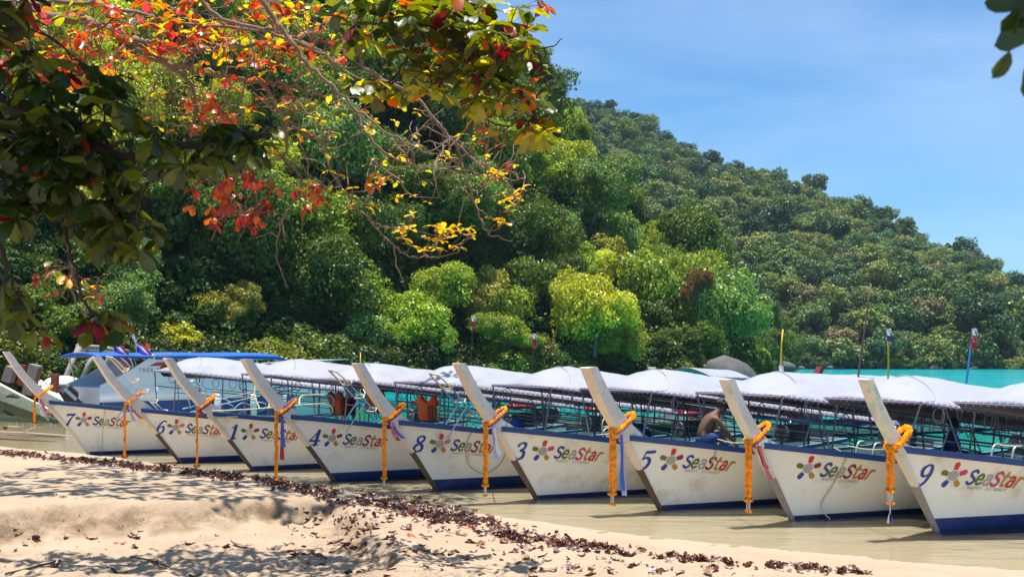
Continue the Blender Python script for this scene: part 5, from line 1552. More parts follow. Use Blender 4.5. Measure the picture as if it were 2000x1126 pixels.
SQ = dict(pelvis=(0, 0, .20), waist=(.05, 0, .36), chest=(.17, 0, .56), neck=(.30, 0, .68), skull=(.38, 0, .75), crown=(.44, 0, .83), shL=(.22, .19, .60), elL=(.36, .22, .36), wrL=(.52, .12, .20), haL=(.58, .08, .14),
          shR=(.22, -.19, .60), elR=(.38, -.22, .38), wrR=(.54, -.12, .22), haR=(.60, -.09, .15), hiL=(.05, .11, .19), knL=(.40, .18, .36), anL=(.22, .15, .06), toL=(.36, .17, .03), hiR=(.05, -.11, .19), knR=(.40, -.18, .36), anR=(.22, -.15, .06), toR=(.36, -.17, .03), face=(1, 0, -.4))
ST = dict(pelvis=(0, 0, .93), waist=(0, 0, 1.08), chest=(0, 0, 1.30), neck=(.01, 0, 1.47), skull=(.03, 0, 1.57), crown=(.03, 0, 1.66), shL=(0, .2, 1.38), elL=(.05, .26, 1.12), wrL=(.2, .22, .95), haL=(.26, .2, .9),
          shR=(0, -.2, 1.38), elR=(.05, -.26, 1.12), wrR=(.2, -.22, .95), haR=(.26, -.2, .9), hiL=(0, .1, .9), knL=(.02, .12, .5), anL=(0, .12, .09), toL=(.14, .13, .03), hiR=(0, -.1, .9), knR=(.02, -.12, .5), anR=(0, -.12, .09), toR=(.14, -.13, .03), face=(1, 0, 0))
SIT = dict(pelvis=(0, 0, .12), waist=(.0, 0, .28), chest=(.05, 0, .50), neck=(.08, 0, .66), skull=(.11, 0, .76), crown=(.12, 0, .85), shL=(.05, .19, .57), elL=(.14, .24, .32), wrL=(.34, .16, .28), haL=(.42, .12, .28),
           shR=(.05, -.19, .57), elR=(.14, -.24, .32), wrR=(.34, -.16, .28), haR=(.42, -.12, .28), hiL=(.03, .1, .11), knL=(.45, .15, .14), anL=(.62, .12, -.16), toL=(.74, .12, -.2), hiR=(.03, -.1, .11), knR=(.45, -.15, .14), anR=(.62, -.12, -.16), toR=(.74, -.12, -.2), face=(1, 0, -.15))
dk = lambda b, x: max(.10, b.g(x) - (.22 if x < 1.5 else .22 + min(.5, (x - 1.5) * .4)))
person(bw(b5, 1.0, .15, dk(b5, 1.25) + .10), b5.th - .35, "bare-backed man in blue shorts squatting and bending over the foredeck of boat 5", SQ, low=shorts, s=1.0)
bk = MB(); bk.tube([(0, 0, 0), (0, 0, .30)], [.12, .15], 14); tag(bk.build('bucket', mat("bucket_blue", (.03, .07, .16), .5), None, True, bw(b5, 2.0, -.05, dk(b5, 2.0))), "dark blue bucket in front of the squatting man on boat 5", 'bucket')
bk = MB(); bk.box((0, 0, .05), (.14, .12, .1), bev=.02); bk.box((.2, .03, .04), (.13, .1, .08), bev=.02); tag(bk.build('paint_tin', mat("tin_white", (.6, .62, .64), .5), None, False, bw(b5, 1.75, -.25, dk(b5, 1.7) + .02)), "small white tins beside the squatting man's hands", 'tin')
person(bw(b2, 2.45, .0, dk(b2, 2.45) + .22), b2.th + pi * .9, "dark-haired person in a grey shirt sitting low in the unnumbered boat", SIT, top=shirt, low=shorts)
person(bw(b2, 3.7, .1, dk(b2, 3.7) + .45), b2.th - 1.1, "dark-haired person sitting in the unnumbered boat just behind boat 9's bow post", SIT, top=shorts, low=shorts)
person(bw(b7, 7.35, 0, b7.g(7.4) - .05), -pi / 2, "man in a dark cap and orange-brown shirt standing at the stern of boat 7", ST, top=tan_s, low=shorts, cap=hair)
# blue cloth bundle, grey board, black wheel
def bundle(loc, s_, m_, label):
    mb = MB(); r = random.Random(int(loc[0] * 10))
    mb.ball((0, 0, 0), s_, 14, 10); mb.v = [tuple(Vector(v) * (1 + .25 * mnoise.noise(Vector(v) * 9))) for v in mb.v]
    return tag(mb.build('cloth_bundle', m_, None, True, loc), label, 'cloth')
clb = mat("cloth_blue", (.02, .05, .20), .85, vary=.25)
bundle(bw(b8, 2.2, .5, b8.g(2.2) + .12), (.16, .12, .2), clb, "dark blue cloth hung over the far rail of boat 8")
bundle(bw(b3, 2.5, .3, b3.g(2.5) + .12), (.30, .15, .22), clb, "dark blue cloth heaped behind the bow post of boat 5")
mb = MB(); mb.box((0, 0, 0), (.62, .03, .28), bev=.012); tag(mb.build('seat_board', mat("board_grey", (.20, .21, .24), .6, vary=.2), None, False, bw(b9, 2.35, -.2, b9.g(2.3) + .08)), "grey board standing on the deck of boat 9", 'board')

# ------------------------------------------------------------------ sea-almond branches and leaves
PAL = {
 'red': ((.40, .055, .015), (.16, .02, .012)), 'orange': ((.60, .16, .018), (.30, .055, .015)), 'yellow': ((.72, .48, .012), (.42, .18, .02)), 'yellowgreen': ((.42, .42, .02), (.22, .20, .02)),
 'olive': ((.13, .155, .012), (.07, .08, .012)), 'darkgreen': ((.026, .055, .006), (.016, .03, .008)), 'pink': ((.55, .12, .10), (.35, .05, .04)), 'maroon': ((.20, .02, .016), (.10, .012, .01)),
}
LM = {k: leaf_mat("leaf_" + k, c[0], trans=.5, vary=.3, spot=c[1], gloss=.04) for k, c in PAL.items()}
def leaf_shape(seed, curl=.25, fold=.18, wav=.0):
    """obovate blade on a short stalk, 1 long, lying along +x: vertices and faces"""
    r = random.Random(seed); S = [(.0, .012), (.10, .02), (.22, .11), (.42, .20), (.62, .27), (.80, .27), (.93, .17), (1.0, .0)]
    v = []; n_ = len(S)
    for i, (x, w_) in enumerate(S):
        z = -curl * x * x; ww = w_ * r.uniform(.9, 1.1)
        for sd in (-1, -.5, 0, .5, 1):
            v.append((x + wav * .06 * r.uniform(-1, 1) * abs(sd), sd * ww, z + fold * abs(sd) * w_ + wav * .10 * r.uniform(-1, 1) * abs(sd)))
    f = [tuple(int(k) for k in q) for q in grid_quads(n_, 5)]
    return v, f
LSH = [leaf_shape(i, curl=random.uniform(.05, .4), fold=random.uniform(.05, .3), wav=.6) for i in range(6)]
LSN = [(np.array(v), np.array(f)) for v, f in LSH]
LMESH = {}
def leaf_mesh(k, c):
    if (k, c) not in LMESH:
        me = bpy.data.meshes.new('leaf'); me.from_pydata(LSH[k][0], [], LSH[k][1]); me.materials.append(LM[c]); me.polygons.foreach_set('use_smooth', [True] * len(LSH[k][1])); LMESH[(k, c)] = me
    return LMESH[(k, c)]
bark_t = mat("branch_tan", (.20, .135, .09), .85, vary=.35, scale=8, bump=.5, bscale=20)
bark_d = mat("branch_dark", (.05, .035, .028), .85, vary=.4, scale=8, bump=.5, bscale=20)

class Tree:
    def __init__(s, name, loc, label, bk, seed):
        s.root = empty(name, loc, 0, label, 'tree'); s.o = Vector(loc); s.bk = bk; s.leaves = []; s.nodes = []; s.r = random.Random(seed); s.tw = MB()
    def limb(s, pts_, r0, r1, name='branch', path=True):
        q = cr_path([tuple(p_) for p_ in pts_], 5) if path else pts_
        q = [Vector(a) for a in q]
        for i, a in enumerate(q):
            if 0 < i < len(q) - 1: a += Vector((s.r.uniform(-1, 1), s.r.uniform(-1, 1), s.r.uniform(-1, 1))) * min(.03, r0 * .5 + .006)
        rs = [r0 + (r1 - r0) * i / (len(q) - 1) for i in range(len(q))]
        mb = MB(); mb.tube([a - s.o for a in q], rs, 7); mb.build(name, s.bk, s.root, True)
        s.nodes += q
    def twig(s, a, b, r0=.008, r1=.003, crook=.15):
        a, b = Vector(a), Vector(b); d = (b - a); L_ = d.length; n_ = max(3, int(L_ / .14)); q = [a]
        off = Vector((0, 0, 0))
        for i in range(1, n_):
            t = i / n_; off = off * .7 + Vector((s.r.uniform(-1, 1), s.r.uniform(-1, 1), s.r.uniform(-1, 1))) * crook * .28
            q.append(a + d * t + off * min(1, 2.5 * (1 - t)) + Vector((0, 0, .10 * L_ * sin(pi * t) * s.r.uniform(-.3, 1))))
        q.append(b)
        s.tw.tube([x - s.o for x in q], [r0 + (r1 - r0) * i / n_ for i in range(n_ + 1)], 5)
        return q
    def near(s, p_, k=7):
        best = sorted(s.nodes, key=lambda q: (q - p_).length_squared)[:k]
        return s.r.choice(best)
    def rosette(s, p_, n_, size, pal, wts, droop, spread=1.0, axis=None, single=False):
        p_ = Vector(p_)
        ph0 = s.r.uniform(0, 6.28)
        for i in range(n_):
            ph = ph0 + i * 2.4 + s.r.uniform(-.4, .4); el = s.r.uniform(-.5, .9) * spread
            d = Vector((cos(ph) * cos(el), sin(ph) * cos(el), sin(el) * .7 - droop)).normalized()
            nrm = Vector((s.r.uniform(-.5, .5), s.r.uniform(-.5, .5), 1)) 
            y = nrm.cross(d); y.normalize(); z = d.cross(y)
            c = s.r.choices(pal, wts)[0]
            sz = size * s.r.uniform(.65, 1.2)
            s.leaves.append((p_.copy(), Matrix((d, y, z)).transposed(), sz, s.r.randrange(6), c))
    def finish(s, limit=300, maxsingle=None):
        if s.tw.v: tag(s.tw.build('twigs', s.bk, s.root, True), kind='stuff')
        vis = []
        def key(L_):
            p_ = L_[0]; px = 1000 + 2000 * p_.x / p_.y; py = 697 - (p_.z - CAMZ) / p_.y * 2000
            inside = -30 < px < 2030 and -30 < py < 1126
            return -(L_[2] / p_.y) if inside else 0
        s.leaves.sort(key=key)
        for (p_, R, sz, k, c) in s.leaves[:limit]:
            o = link('leaf', leaf_mesh(k, c), s.root)
            o.matrix_local = Matrix.Translation(p_ - s.o) @ (R.to_4x4() @ Matrix.Scale(sz, 4))
        rest_ = s.leaves[limit:]
        if rest_:
            cols = sorted({L_[4] for L_ in rest_}); V = []; F_ = []; MI = []; b0 = 0
            for (p_, R, sz, k, c) in rest_:
                v, f = LSN[k]; V.append(v @ np.array(R).T * sz + np.array(p_ - s.o)); F_.append(f + b0); b0 += len(v); MI.append(np.full(len(f), cols.index(c)))
            me = np_mesh('leaves', np.concatenate(V), np.concatenate(F_), True, [LM[c] for c in cols])
            me.polygons.foreach_set('material_index', np.concatenate(MI).astype(np.int32)); tag(link('leaves', me, s.root), kind='stuff')

def zone(T, px, py, rx, ry, Y, dY, n_, leaves, size, pal, wts, droop=.2, tw=True, r0=.008, maxd=1.6):
    for _ in range(n_):
        a = T.r.uniform(0, 6.28); q = sqrt(T.r.random())
        p_ = P(px + cos(a) * q * rx, py + sin(a) * q * ry, Y + T.r.uniform(-dY, dY))
        if tw:
            b_ = T.near(p_); 
            if (b_ - p_).length > maxd: b_ = p_ + (b_ - p_).normalized() * maxd
            path = T.twig(b_, p_, r0, .004)
            T.nodes.append(path[len(path) // 2])
        k = T.r.randint(*leaves) if leaves[1] else 0
        if k: T.rosette(p_, k, size, pal, wts, droop)

# tan-limbed tree turning red, about twelve metres off
TA = Tree('sea_almond_tree', (-10.5, 12.5, .3), "sea almond tree with tan limbs and red, orange and yellow leaves", bark_t, 11)
Y0 = 12
g3 = lambda L_, Y=12.0, dy=0.0: [P(a, b_, Y + dy * i) for i, (a, b_) in enumerate(L_)]
mb = MB(); mb.tube([(0, 0, -.6), (.1, 0, 1.2), (.5, -.1, 2.8), (1.2, -.2, 4.6), (2.6, -.3, 6.2)], [.42, .34, .3, .24, .18], 12); mb.build('trunk', bark_t, TA.root, True)
mb = MB(); mb.tube([(1.2, -.2, 4.6), (2.2, 1.5, 7.2), (3.6, 3.2, 9.3), (5.6, 4.6, 10.4), (8.0, 5.0, 11.0)], [.2, .16, .12, .09, .05], 9); mb.build('branch', bark_t, TA.root, True)
TA.limb([P(-420, 150, 12.2), P(-200, 40, 12.2)] + g3([(-40, 0), (60, 22), (150, 38), (205, 55), (260, 85), (320, 122), (380, 135), (450, 150), (520, 160), (590, 170), (650, 205)]), .075, .016)
TA.limb(g3([(205, 52), (240, 70), (300, 92), (370, 98), (440, 92), (520, 80), (600, 88), (660, 120)]), .055, .012)
TA.limb(g3([(320, 122), (370, 165), (380, 230), (372, 280), (368, 300)]), .03, .008)
TA.limb(g3([(0, 130), (-30, 40), (60, 10), (180, 5), (330, 40), (500, 60), (560, 50)], 11.6), .04, .01)
TA.limb(g3([(505, 150), (535, 195), (560, 232), (600, 262), (632, 278), (645, 330), (680, 385), (715, 420), (740, 440), (800, 450), (860, 460)]), .026, .006)
TA.limb(g3([(560, 232), (560, 290), (555, 310), (600, 335), (640, 370)]), .02, .007)
TA.limb(g3([(555, 310), (590, 350), (570, 400), (548, 440), (540, 500), (560, 560)]), .014, .005)
TA.limb(g3([(690, 210), (722, 270), (770, 310), (820, 325), (870, 328)]), .022, .007)
TA.limb(g3([(720, 310), (780, 350), (800, 380), (860, 385)]), .016, .005)
TA.limb(g3([(720, 420), (735, 445), (770, 480), (800, 500), (850, 500), (895, 492)]), .014, .005)
TA.limb(g3([(770, 480), (775, 520), (790, 550)]), .010, .004)
TA.limb(g3([(720, -20), (700, 30), (690, 60), (705, 110), (720, 140), (800, 180), (850, 235), (890, 285), (905, 330), (920, 370), (935, 420), (955, 455), (1000, 470)], 11.4), .028, .007)
TA.limb(g3([(850, 235), (900, 290), (960, 340), (1000, 370), (1020, 410)], 11.4), .018, .005)
TA.limb(g3([(500, -20), (530, 30), (560, 70), (600, 122), (640, 160), (700, 215), (760, 260), (830, 300)], 10.8), .032, .007)
TA.limb(g3([(380, -20), (420, 30), (520, 60), (620, 100), (700, 150), (800, 160)], 11.0), .025, .007)
TA.limb(g3([(60, 150), (100, 300), (130, 440), (140, 520), (150, 590), (200, 640)], 11.5), .03, .008)
TA.limb(g3([(140, 520), (175, 560), (220, 580)], 11.5), .012, .005)
TA.limb(g3([(1030, -30), (1060, 5), (1085, 30)], 10.5), .012, .004)
RO = ['red', 'orange', 'yellow', 'yellowgreen', 'pink', 'maroon', 'olive']
zone(TA, 200, 60, 230, 75, 11.8, .8, 120, (2, 5), .135, RO, [.2, .32, .08, .14, .08, .06, .12])
zone(TA, 460, 60, 220, 75, 11.8, .9, 135, (2, 4), .125, RO, [.25, .22, .12, .22, .07, .06, .06])
zone(TA, 120, 120, 150, 60, 11.6, .6, 26, (2, 4), .18, RO, [.3, .45, .05, .02, .12, .06, 0], .5)
zone(TA, 560, 150, 120, 70, 11.8, .6, 26, (1, 3), .14, RO, [.35, .25, .15, .20, .05, 0, 0])
zone(TA, 410, 220, 60, 40, 11.8, .4, 18, (2, 4), .14, RO, [.5, .5, 0, 0, 0, 0, 0], .7)
zone(TA, 455, 385, 85, 65, 11.9, .4, 40, (2, 4), .14, ['red', 'orange', 'maroon'], [.62, .25, .13], .9)
zone(TA, 590, 370, 45, 30, 11.9, .3, 12, (2, 4), .14, ['orange', 'red'], [.75, .25], .8)
zone(TA, 738, 350, 20, 18, 11.9, .2, 3, (1, 3), .2, ['orange', 'red'], [.8, .2], .8)
zone(TA, 690, 250, 150, 70, 11.8, .6, 44, (1, 3), .085, ['yellow', 'yellowgreen', 'orange'], [.45, .4, .15])
zone(TA, 720, 370, 150, 60, 11.8, .5, 30, (1, 4), .085, ['yellow', 'yellowgreen'], [.55, .45], 0)
zone(TA, 845, 462, 85, 32, 11.9, .3, 24, (3, 5), .11, ['yellow', 'yellowgreen'], [.82, .18], -.1)
zone(TA, 980, 385, 45, 55, 11.4, .3, 18, (2, 5), .11, ['yellow', 'yellowgreen', 'orange'], [.75, .15, .1], -.1)
zone(TA, 940, 290, 90, 60, 11.4, .5, 20, (1, 3), .09, ['yellow', 'yellowgreen', 'pink', 'red'], [.6, .25, .05, .1], 0)
zone(TA, 900, 300, 140, 90, 11.4, .8, 80, (0, 0), .1, ['yellow'], [1])
zone(TA, 560, 260, 180, 90, 11.8, .8, 55, (0, 0), .1, ['yellow'], [1])
zone(TA, 450, 130, 260, 70, 11.8, .8, 60, (0, 0), .1, ['yellow'], [1])
zone(TA, 480, 440, 120, 70, 11.8, .4, 12, (0, 0), .1, ['yellow'], [1])
zone(TA, 165, 580, 60, 60, 11.5, .4, 15, (1, 4), .13, ['yellow', 'orange', 'olive', 'red', 'pink'], [.25, .15, .4, .15, .05], .4)
zone(TA, 100, 545, 40, 40, 11.5, .4, 6, (1, 3), .14, ['olive', 'red', 'pink'], [.5, .25, .25], .6)
zone(TA, 1062, 12, 28, 16, 10.5, .1, 6, (2, 3), .12, ['red', 'orange'], [.7, .3], .6)
zone(TA, 400, 190, 240, 130, 12.3, .7, 60, (2, 4), .115, ['olive', 'yellowgreen', 'orange', 'yellow', 'red'], [.34, .26, .16, .12, .12], .3)
zone(TA, 620, 60, 120, 60, 12.0, .7, 36, (2, 4), .13, ['olive', 'yellowgreen', 'orange', 'red'], [.3, .3, .22, .18], .3)
# the same tree's crown above the picture, whose shade dapples the sand
for _ in range(950):
    p_ = Vector((TA.r.uniform(-9.5, -1.2), TA.r.uniform(14.5, 21.5), TA.r.uniform(10.3, 11.6)))
    T_ = TA; T_.rosette(p_, 3, .22, ['olive', 'yellowgreen', 'orange'], [.6, .25, .15], .1)
for _ in range(14):
    p_ = Vector((TA.r.uniform(-9, -6), TA.r.uniform(9.5, 12), TA.r.uniform(7.4, 8.3))); TA.rosette(p_, 4, .24, ['olive', 'orange'], [.6, .4], .1)
TA.finish(300)

# nearer, darker tree whose boughs hang in shade at the left, with an olive bough across the top
TB = Tree('sea_almond_tree', (-6.2, 5.2, .35), "dark-leaved sea almond tree with shaded boughs at the left", bark_d, 23)
mb = MB(); mb.tube([(0, 0, -.6), (.05, .1, 1.4), (.3, .2, 3.0), (1.0, .4, 4.6), (2.2, .8, 5.9)], [.36, .29, .25, .2, .14], 12); mb.build('trunk', bark_d, TB.root, True)
TB.limb([(-5.2, 5.6, 4.95), (-3.6, 5.8, 4.9), P(-60, 150, 6.6), P(40, 210, 6.6), P(110, 240, 6.6), P(200, 300, 6.6), P(300, 296, 6.6), P(400, 280, 6.6), P(500, 262, 6.6), P(540, 262, 6.6)], .07, .010)
TB.limb([P(-60, 150, 6.6), P(10, 250, 6.8), P(60, 330, 6.8), P(130, 400, 6.8), P(200, 420, 6.8), P(260, 450, 6.8)], .04, .008)
TB.limb([P(-80, 300, 7), P(-20, 420, 7), P(10, 540, 7), P(20, 610, 7)], .03, .006)
TB.limb([P(110, 400, 7), P(125, 450, 7), P(150, 540, 7), P(170, 600, 7), P(215, 622, 7)], .016, .006)
TB.limb([P(-60, 100, 6.4), P(30, 60, 6.4), P(60, 20, 6.4)], .03, .01)
DK = ['darkgreen', 'olive', 'maroon', 'red']
zone(TB, 120, 230, 150, 120, 6.7, .5, 66, (4, 6), .17, DK, [.75, .21, .02, .02], .45)
zone(TB, 60, 340, 90, 90, 6.8, .4, 34, (4, 6), .17, DK, [.7, .26, .02, .02], .5)
zone(TB, 190, 385, 90, 60, 6.8, .4, 28, (4, 6), .17, DK, [.6, .34, .03, .03], .6)
zone(TB, 310, 300, 90, 45, 6.6, .3, 14, (4, 6), .17, DK, [.6, .4, 0, 0], .6)
zone(TB, 430, 275, 70, 40, 6.6, .3, 12, (4, 6), .17, DK, [.55, .45, 0, 0], .6)
zone(TB, 505, 265, 35, 20, 6.6, .2, 5, (2, 4), .16, DK, [.2, .8, 0, 0], .2)
zone(TB, 255, 460, 55, 40, 6.8, .3, 11, (3, 5), .17, DK, [.4, .58, .02, 0], .6)
zone(TB, 25, 600, 45, 60, 7, .3, 9, (3, 5), .17, DK, [.1, .86, .02, .02], .8)
zone(TB, 200, 630, 40, 28, 7, .2, 7, (3, 5), .17, DK, [.2, .7, .05, .05], .6)
zone(TB, 90, 650, 30, 20, 7, .2, 2, (3, 4), .17, DK, [.1, .8, .05, .05], .8)
zone(TB, 25, 60, 50, 90, 6.4, .3, 12, (3, 5), .17, DK, [.6, .2, .1, .1], .5)
# olive bough
TB.limb([(-4.0, 6.0, 6.25), (-3.2, 7.4, 6.4), P(560, -90, 9), P(650, -30, 9), P(720, 5, 9), P(770, 30, 9), P(830, 42, 9), P(880, 70, 9), P(920, 110, 9), P(980, 150, 9), P(1030, 200, 9), P(1050, 240, 9)], .09, .010)
TB.limb([P(690, -40, 9), P(760, -20, 9), P(860, 10, 9), P(960, 50, 9), P(1020, 80, 9), P(1050, 110, 9), P(1070, 150, 9)], .03, .008)
TB.limb([P(830, 42, 9), P(800, 100, 9), P(770, 150, 9), P(740, 180, 9)], .02, .007)
TB.limb([P(1020, 80, 9), P(1050, 95, 9), P(1080, 90, 9), P(1098, 75, 9)], .010, .004)
OL = ['olive', 'yellowgreen', 'darkgreen', 'orange', 'red', 'maroon']
zone(TB, 740, 30, 100, 55, 9, .4, 20, (5, 7), .20, OL, [.55, .18, .2, .03, .02, .02], .3)
zone(TB, 870, 50, 120, 65, 9, .4, 36, (4, 7), .19, OL, [.62, .16, .05, .09, .04, .04], .3)
zone(TB, 950, 120, 110, 80, 9, .4, 38, (4, 6), .18, OL, [.58, .2, .02, .10, .06, .04], .3)
zone(TB, 780, 165, 110, 45, 9, .4, 17, (4, 6), .19, OL, [.35, .55, 0, .06, .04, 0], .3)
zone(TB, 985, 215, 70, 55, 9, .3, 18, (3, 5), .18, OL, [.4, .35, 0, .12, .08, .05], .4)
zone(TB, 1050, 250, 20, 18, 9, .2, 5, (5, 6), .19, ['yellowgreen', 'yellow', 'olive'], [.5, .25, .25], .35)
zone(TB, 1000, 50, 50, 40, 9, .3, 10, (3, 5), .17, OL, [.6, .2, .1, .05, .05, 0], .3)
zone(TB, 1070, 150, 18, 40, 9, .2, 7, (1, 3), .12, OL, [.5, .3, 0, .2, 0, 0], .2)
# crown above the picture that keeps the low boughs in shade
for _ in range(420):
    p_ = Vector((TB.r.uniform(-5.2, -1.6), TB.r.uniform(4.6, 8.6), 0)); p_.z = max(5.6, CAMZ + .36 * p_.y + .25) + TB.r.uniform(0, .8)
    TB.rosette(p_, 6, .25, ['darkgreen', 'olive'], [.6, .4], .1)
TB.finish(300)

# leaves almost at the lens, top right
TC = Tree('leafy_tree', (3.4, 1.2, .35), "blurred dark leaves at the top right corner, close to the viewer", bark_d, 31)
mb = MB(); mb.tube([(0, 0, -.6), (0, 0, 1.4), (-.1, .1, 2.6), (-.5, .3, 3.3)], [.16, .13, .11, .07], 10); mb.build('trunk', bark_d, TC.root, True)
TC.limb([(2.9, 1.5, 3.65), (2.3, 1.9, 3.75), (1.7, 2.1, 3.6), P(2060, -30, 2.2), P(2010, 60, 2.2)], .03, .006)
for (px, py, dx, dz, sz) in ((2020, -10, -.5, -.9, .11), (2030, 60, -1, -.25, .10), (1975, 95, -.35, -1, .075), (2012, 95, .3, -1, .12), (2035, 10, -.8, .2, .13), (2000, 20, -.15, -1, .06)):
    p_ = P(px, py, 2.2); d = Vector((dx, .15, dz)).normalized(); y = Vector((.3, -1, .1)).cross(d).normalized(); TC.leaves.append((p_, Matrix((d, y, d.cross(y))).transposed(), sz * .85, TC.r.randrange(6), 'darkgreen'))
for (a, b_, c_) in [(TC.r.uniform(.3, 1.9), TC.r.uniform(1.9, 2.7), TC.r.uniform(3.75, 4.15)) for _ in range(60)]: TC.rosette((a, b_, c_), 5, .14, ['darkgreen'], [1], .1)  # unseen leaves added overhead to shade the corner leaves
TC.finish(60)

# ------------------------------------------------------------------ fallen leaves
FL = {'brown': ((.13, .055, .03), (.07, .03, .02)), 'maroonbrown': ((.10, .034, .024), (.05, .015, .013)), 'rust': ((.27, .09, .03), (.12, .04, .02)), 'dryred': ((.45, .06, .03), (.2, .02, .02)), 'pale': ((.36, .22, .15), (.2, .12, .08)), 'mauve': ((.22, .12, .13), (.12, .05, .06)), 'orange': ((.75, .12, .015), (.5, .08, .01))}
FM = {k: leaf_mat("fallen_" + k, c[0], trans=.12, vary=.3, spot=c[1], gloss=.05) for k, c in FL.items()}
FSH = []
for i in range(8):
    r = random.Random(60 + i); v, f = leaf_shape(70 + i, 0, 0, 1.0); cu = r.uniform(.6, 1.7); ro = r.uniform(.4, 1.5) * (1 if i % 2 else -.5); vv = []
    for (x, y, z) in v:
        t = x - .5; a = t * cu * 1.4
        X = sin(a) / max(.2, cu * 1.4); Z = (1 - cos(a)) / max(.2, cu * 1.4)
        b_ = y * ro * 3.2; Yy = sin(b_) / max(.3, abs(ro) * 3.2) * (1 if ro > 0 else 1) ; Z2 = (1 - cos(b_)) / max(.3, abs(ro) * 3.2)
        vv.append((X, Yy if ro else y, Z + Z2 + z * .6))
    mz = min(q[2] for q in vv); FSH.append(([(a_, b_, c_ - mz) for a_, b_, c_ in vv], f))
FME = {}
def fallen_mesh(k, c):
    if (k, c) not in FME:
        me = bpy.data.meshes.new('fallen_leaf'); me.from_pydata(FSH[k][0], [], FSH[k][1]); me.materials.append(FM[c]); me.polygons.foreach_set('use_smooth', [True] * len(FSH[k][1])); FME[(k, c)] = me
    return FME[(k, c)]
def ground_at(px, py):
    k_ = (py - 697) / 2000; t = (px - 1000) / 2000; Y = 7.2
    while Y < 39 and CAMZ - k_ * Y > gz(t * Y, Y): Y += .15
    lo, hi = Y - .15, Y
    for _ in range(7):
        m = (lo + hi) / 2
        if CAMZ - k_ * m > gz(t * m, m): lo = m
        else: hi = m
    return Vector((t * hi, hi, gz(t * hi, hi)))
FLW = {'brown': "dry brown leaf lying on the sand", 'maroonbrown': "dark maroon curled leaf lying on the sand", 'rust': "rust-coloured dry leaf lying on the sand", 'dryred': "reddish fallen leaf on the sand", 'pale': "pale tan curled leaf on the sand", 'mauve': "greyish mauve crinkled leaf on the sand", 'orange': "bright orange leaf"}
def drop_leaf(px, py, size, c, label=None, yaw=None, k=None, rr_=random.Random(77)):
    q = ground_at(px, py); k = rr_.randrange(8) if k is None else k
    o = link('fallen_leaf', fallen_mesh(k, c)); o.location = q + Vector((0, 0, -.006)); o.scale = (size,) * 3
    o.rotation_euler = (rr_.uniform(-.35, .35), rr_.uniform(-.3, .3), rr_.uniform(0, 6.28) if yaw is None else yaw)
    w_ = label or FLW[c]
    return tag(o, w_, 'leaf', "fallen leaves scattered on the sand")
drop_leaf(70, 1050, .21, 'maroonbrown', "dark curled leaf at the far left of the sand slope")
drop_leaf(175, 1050, .22, 'rust', "upturned red-edged leaf standing on the sand slope at left")
drop_leaf(235, 1062, .18, 'dryred', "flat pinkish red leaf at the foot of the sand slope")
drop_leaf(370, 1062, .19, 'maroonbrown', "dark maroon leaf left of the large ribbed leaf")
drop_leaf(470, 1066, .30, 'mauve', "large purple-brown ribbed leaf, the biggest on the sand", .2)
drop_leaf(425, 1044, .13, 'pale', "small tan leaf above the large ribbed leaf")
drop_leaf(915, 1030, .14, 'orange', "bright orange leaf on the dark leaf litter, the right one")
drop_leaf(808, 1009, .12, 'orange', "small red-orange leaf on the dark leaf litter, the left one")
drop_leaf(985, 1056, .24, 'rust', "large golden brown leaf at the right end of the thick litter")
drop_leaf(335, 1108, .2, 'rust', "rust leaf at the end of a twig near the bottom edge")
drop_leaf(110, 1102, .22, 'rust', "brown leaf caught on a twig at the bottom left")
rr2 = random.Random(99)
def leafline(px): return float(np.interp(px, [-60, 0, 200, 400, 540, 660, 800, 950, 1010, 1300, 1600, 1780], [872, 883, 902, 925, 943, 966, 990, 1020, 1048, 1086, 1112, 1130]))
cnt = 0
while cnt < 270:
    px = rr2.uniform(-10, 1560); py = rr2.uniform(985, 1124)
    ll = leafline(px)
    if py < ll - 2: continue
    if px < 560 and py < 1030: continue
    if px < 560 and rr2.random() > .22: continue
    if py > ll + 60 and rr2.random() > (.55 if 560 < px < 1250 else .3): continue
    c = rr2.choices(['brown', 'maroonbrown', 'rust', 'dryred', 'pale', 'mauve'], [.42, .30, .12, .03, .06, .07])[0]
    sz = rr2.uniform(.07, .21)
    drop_leaf(px, py, sz, c); cnt += 1
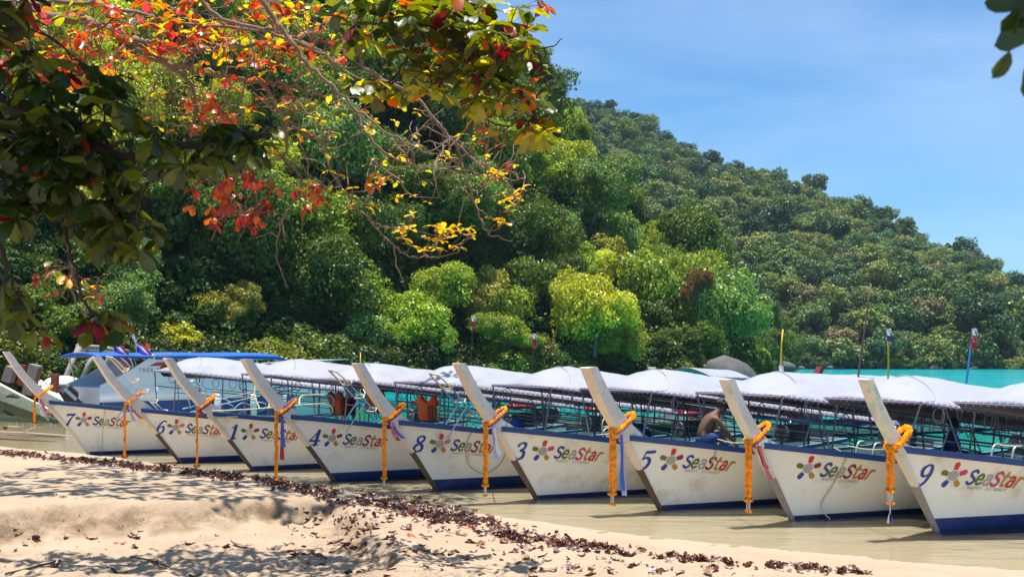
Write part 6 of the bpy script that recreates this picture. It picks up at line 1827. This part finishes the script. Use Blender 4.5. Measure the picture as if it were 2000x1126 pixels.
# the drift line of dead leaves
V = []; F_ = []; MI = []; b0 = 0; fk = list(FM)[:6]
FN = [(np.array(v), np.array(f)) for v, f in FSH]
def litter(px, py, sz, lift):
    global b0
    q = ground_at(px, py); k = rr2.randrange(8); v, f = FN[k]
    R = np.array(Matrix.Rotation(rr2.uniform(0, 6.28), 3, 'Z') @ Matrix.Rotation(rr2.gauss(0, .55), 3, 'X') @ Matrix.Rotation(rr2.gauss(0, .45), 3, 'Y'))
    V.append(v @ R.T * sz + np.array(q) + np.array([0, 0, lift])); F_.append(f + b0); b0 += len(v); MI.append(np.full(len(f), rr2.choices(range(6), [.50, .32, .08, .006, .05, .05])[0]))
for _ in range(6000):
    px = rr2.uniform(-60, 1700); ll = leafline(px)
    th_ = float(np.interp(px, [-60, 200, 540, 700, 850, 1000, 1150, 1700], [5, 6, 9, 17, 22, 17, 8, 5]))
    dens = float(np.interp(px, [-60, 540, 850, 1000, 1150, 1400, 1700], [.9, .9, .9, .8, .4, .25, .15]))
    if rr2.random() > dens: continue
    y = ll + rr2.gauss(.15, .5) * th_
    if vnoise(np.array(px * .035), np.array(y * .12)) < .30: continue
    litter(px, y, rr2.uniform(.05, .14), rr2.uniform(0, .035))
for _ in range(60):
    px = rr2.uniform(640, 800); litter(px, 1005 + (px - 640) * .42 + rr2.gauss(0, 14), rr2.uniform(.06, .13), .005)
for _ in range(260):
    px = rr2.uniform(-20, 1500); py = rr2.uniform(905, 1124)
    if py > leafline(px): litter(px, py, rr2.uniform(.02, .05), 0)
me = np_mesh('leaf_litter', np.concatenate(V), np.concatenate(F_), True, [FM[c] for c in fk])
me.polygons.foreach_set('material_index', np.concatenate(MI).astype(np.int32)); tag(link('leaf_litter', me), "thick drift line of dead brown leaves along the top of the beach", None, None, 'stuff')
# twigs on the sand
def stick(pts_, r_, label):
    q = [ground_at(*a) + Vector((0, 0, .012 + r_)) for a in pts_]; mb = MB(); mb.tube(cr_path([tuple(v) for v in q], 4), [r_] * ((len(q) - 1) * 4 + 1), 6); return tag(mb.build('stick', bark_d, None, True), label, 'stick')
stick([(10, 1124), (60, 1112), (100, 1102), (118, 1098)], .012, "dark forked twig on the sand at the bottom left corner")
stick([(255, 1090), (290, 1096), (325, 1108)], .009, "thin straight twig on the sand near the bottom edge")
stick([(250, 1103), (262, 1108), (275, 1102)], .006, "tiny curved twig left of the straight twig")
stick([(660, 1015), (680, 1035), (700, 1052)], .014, "black twig lying down the shaded side of the sand bank")
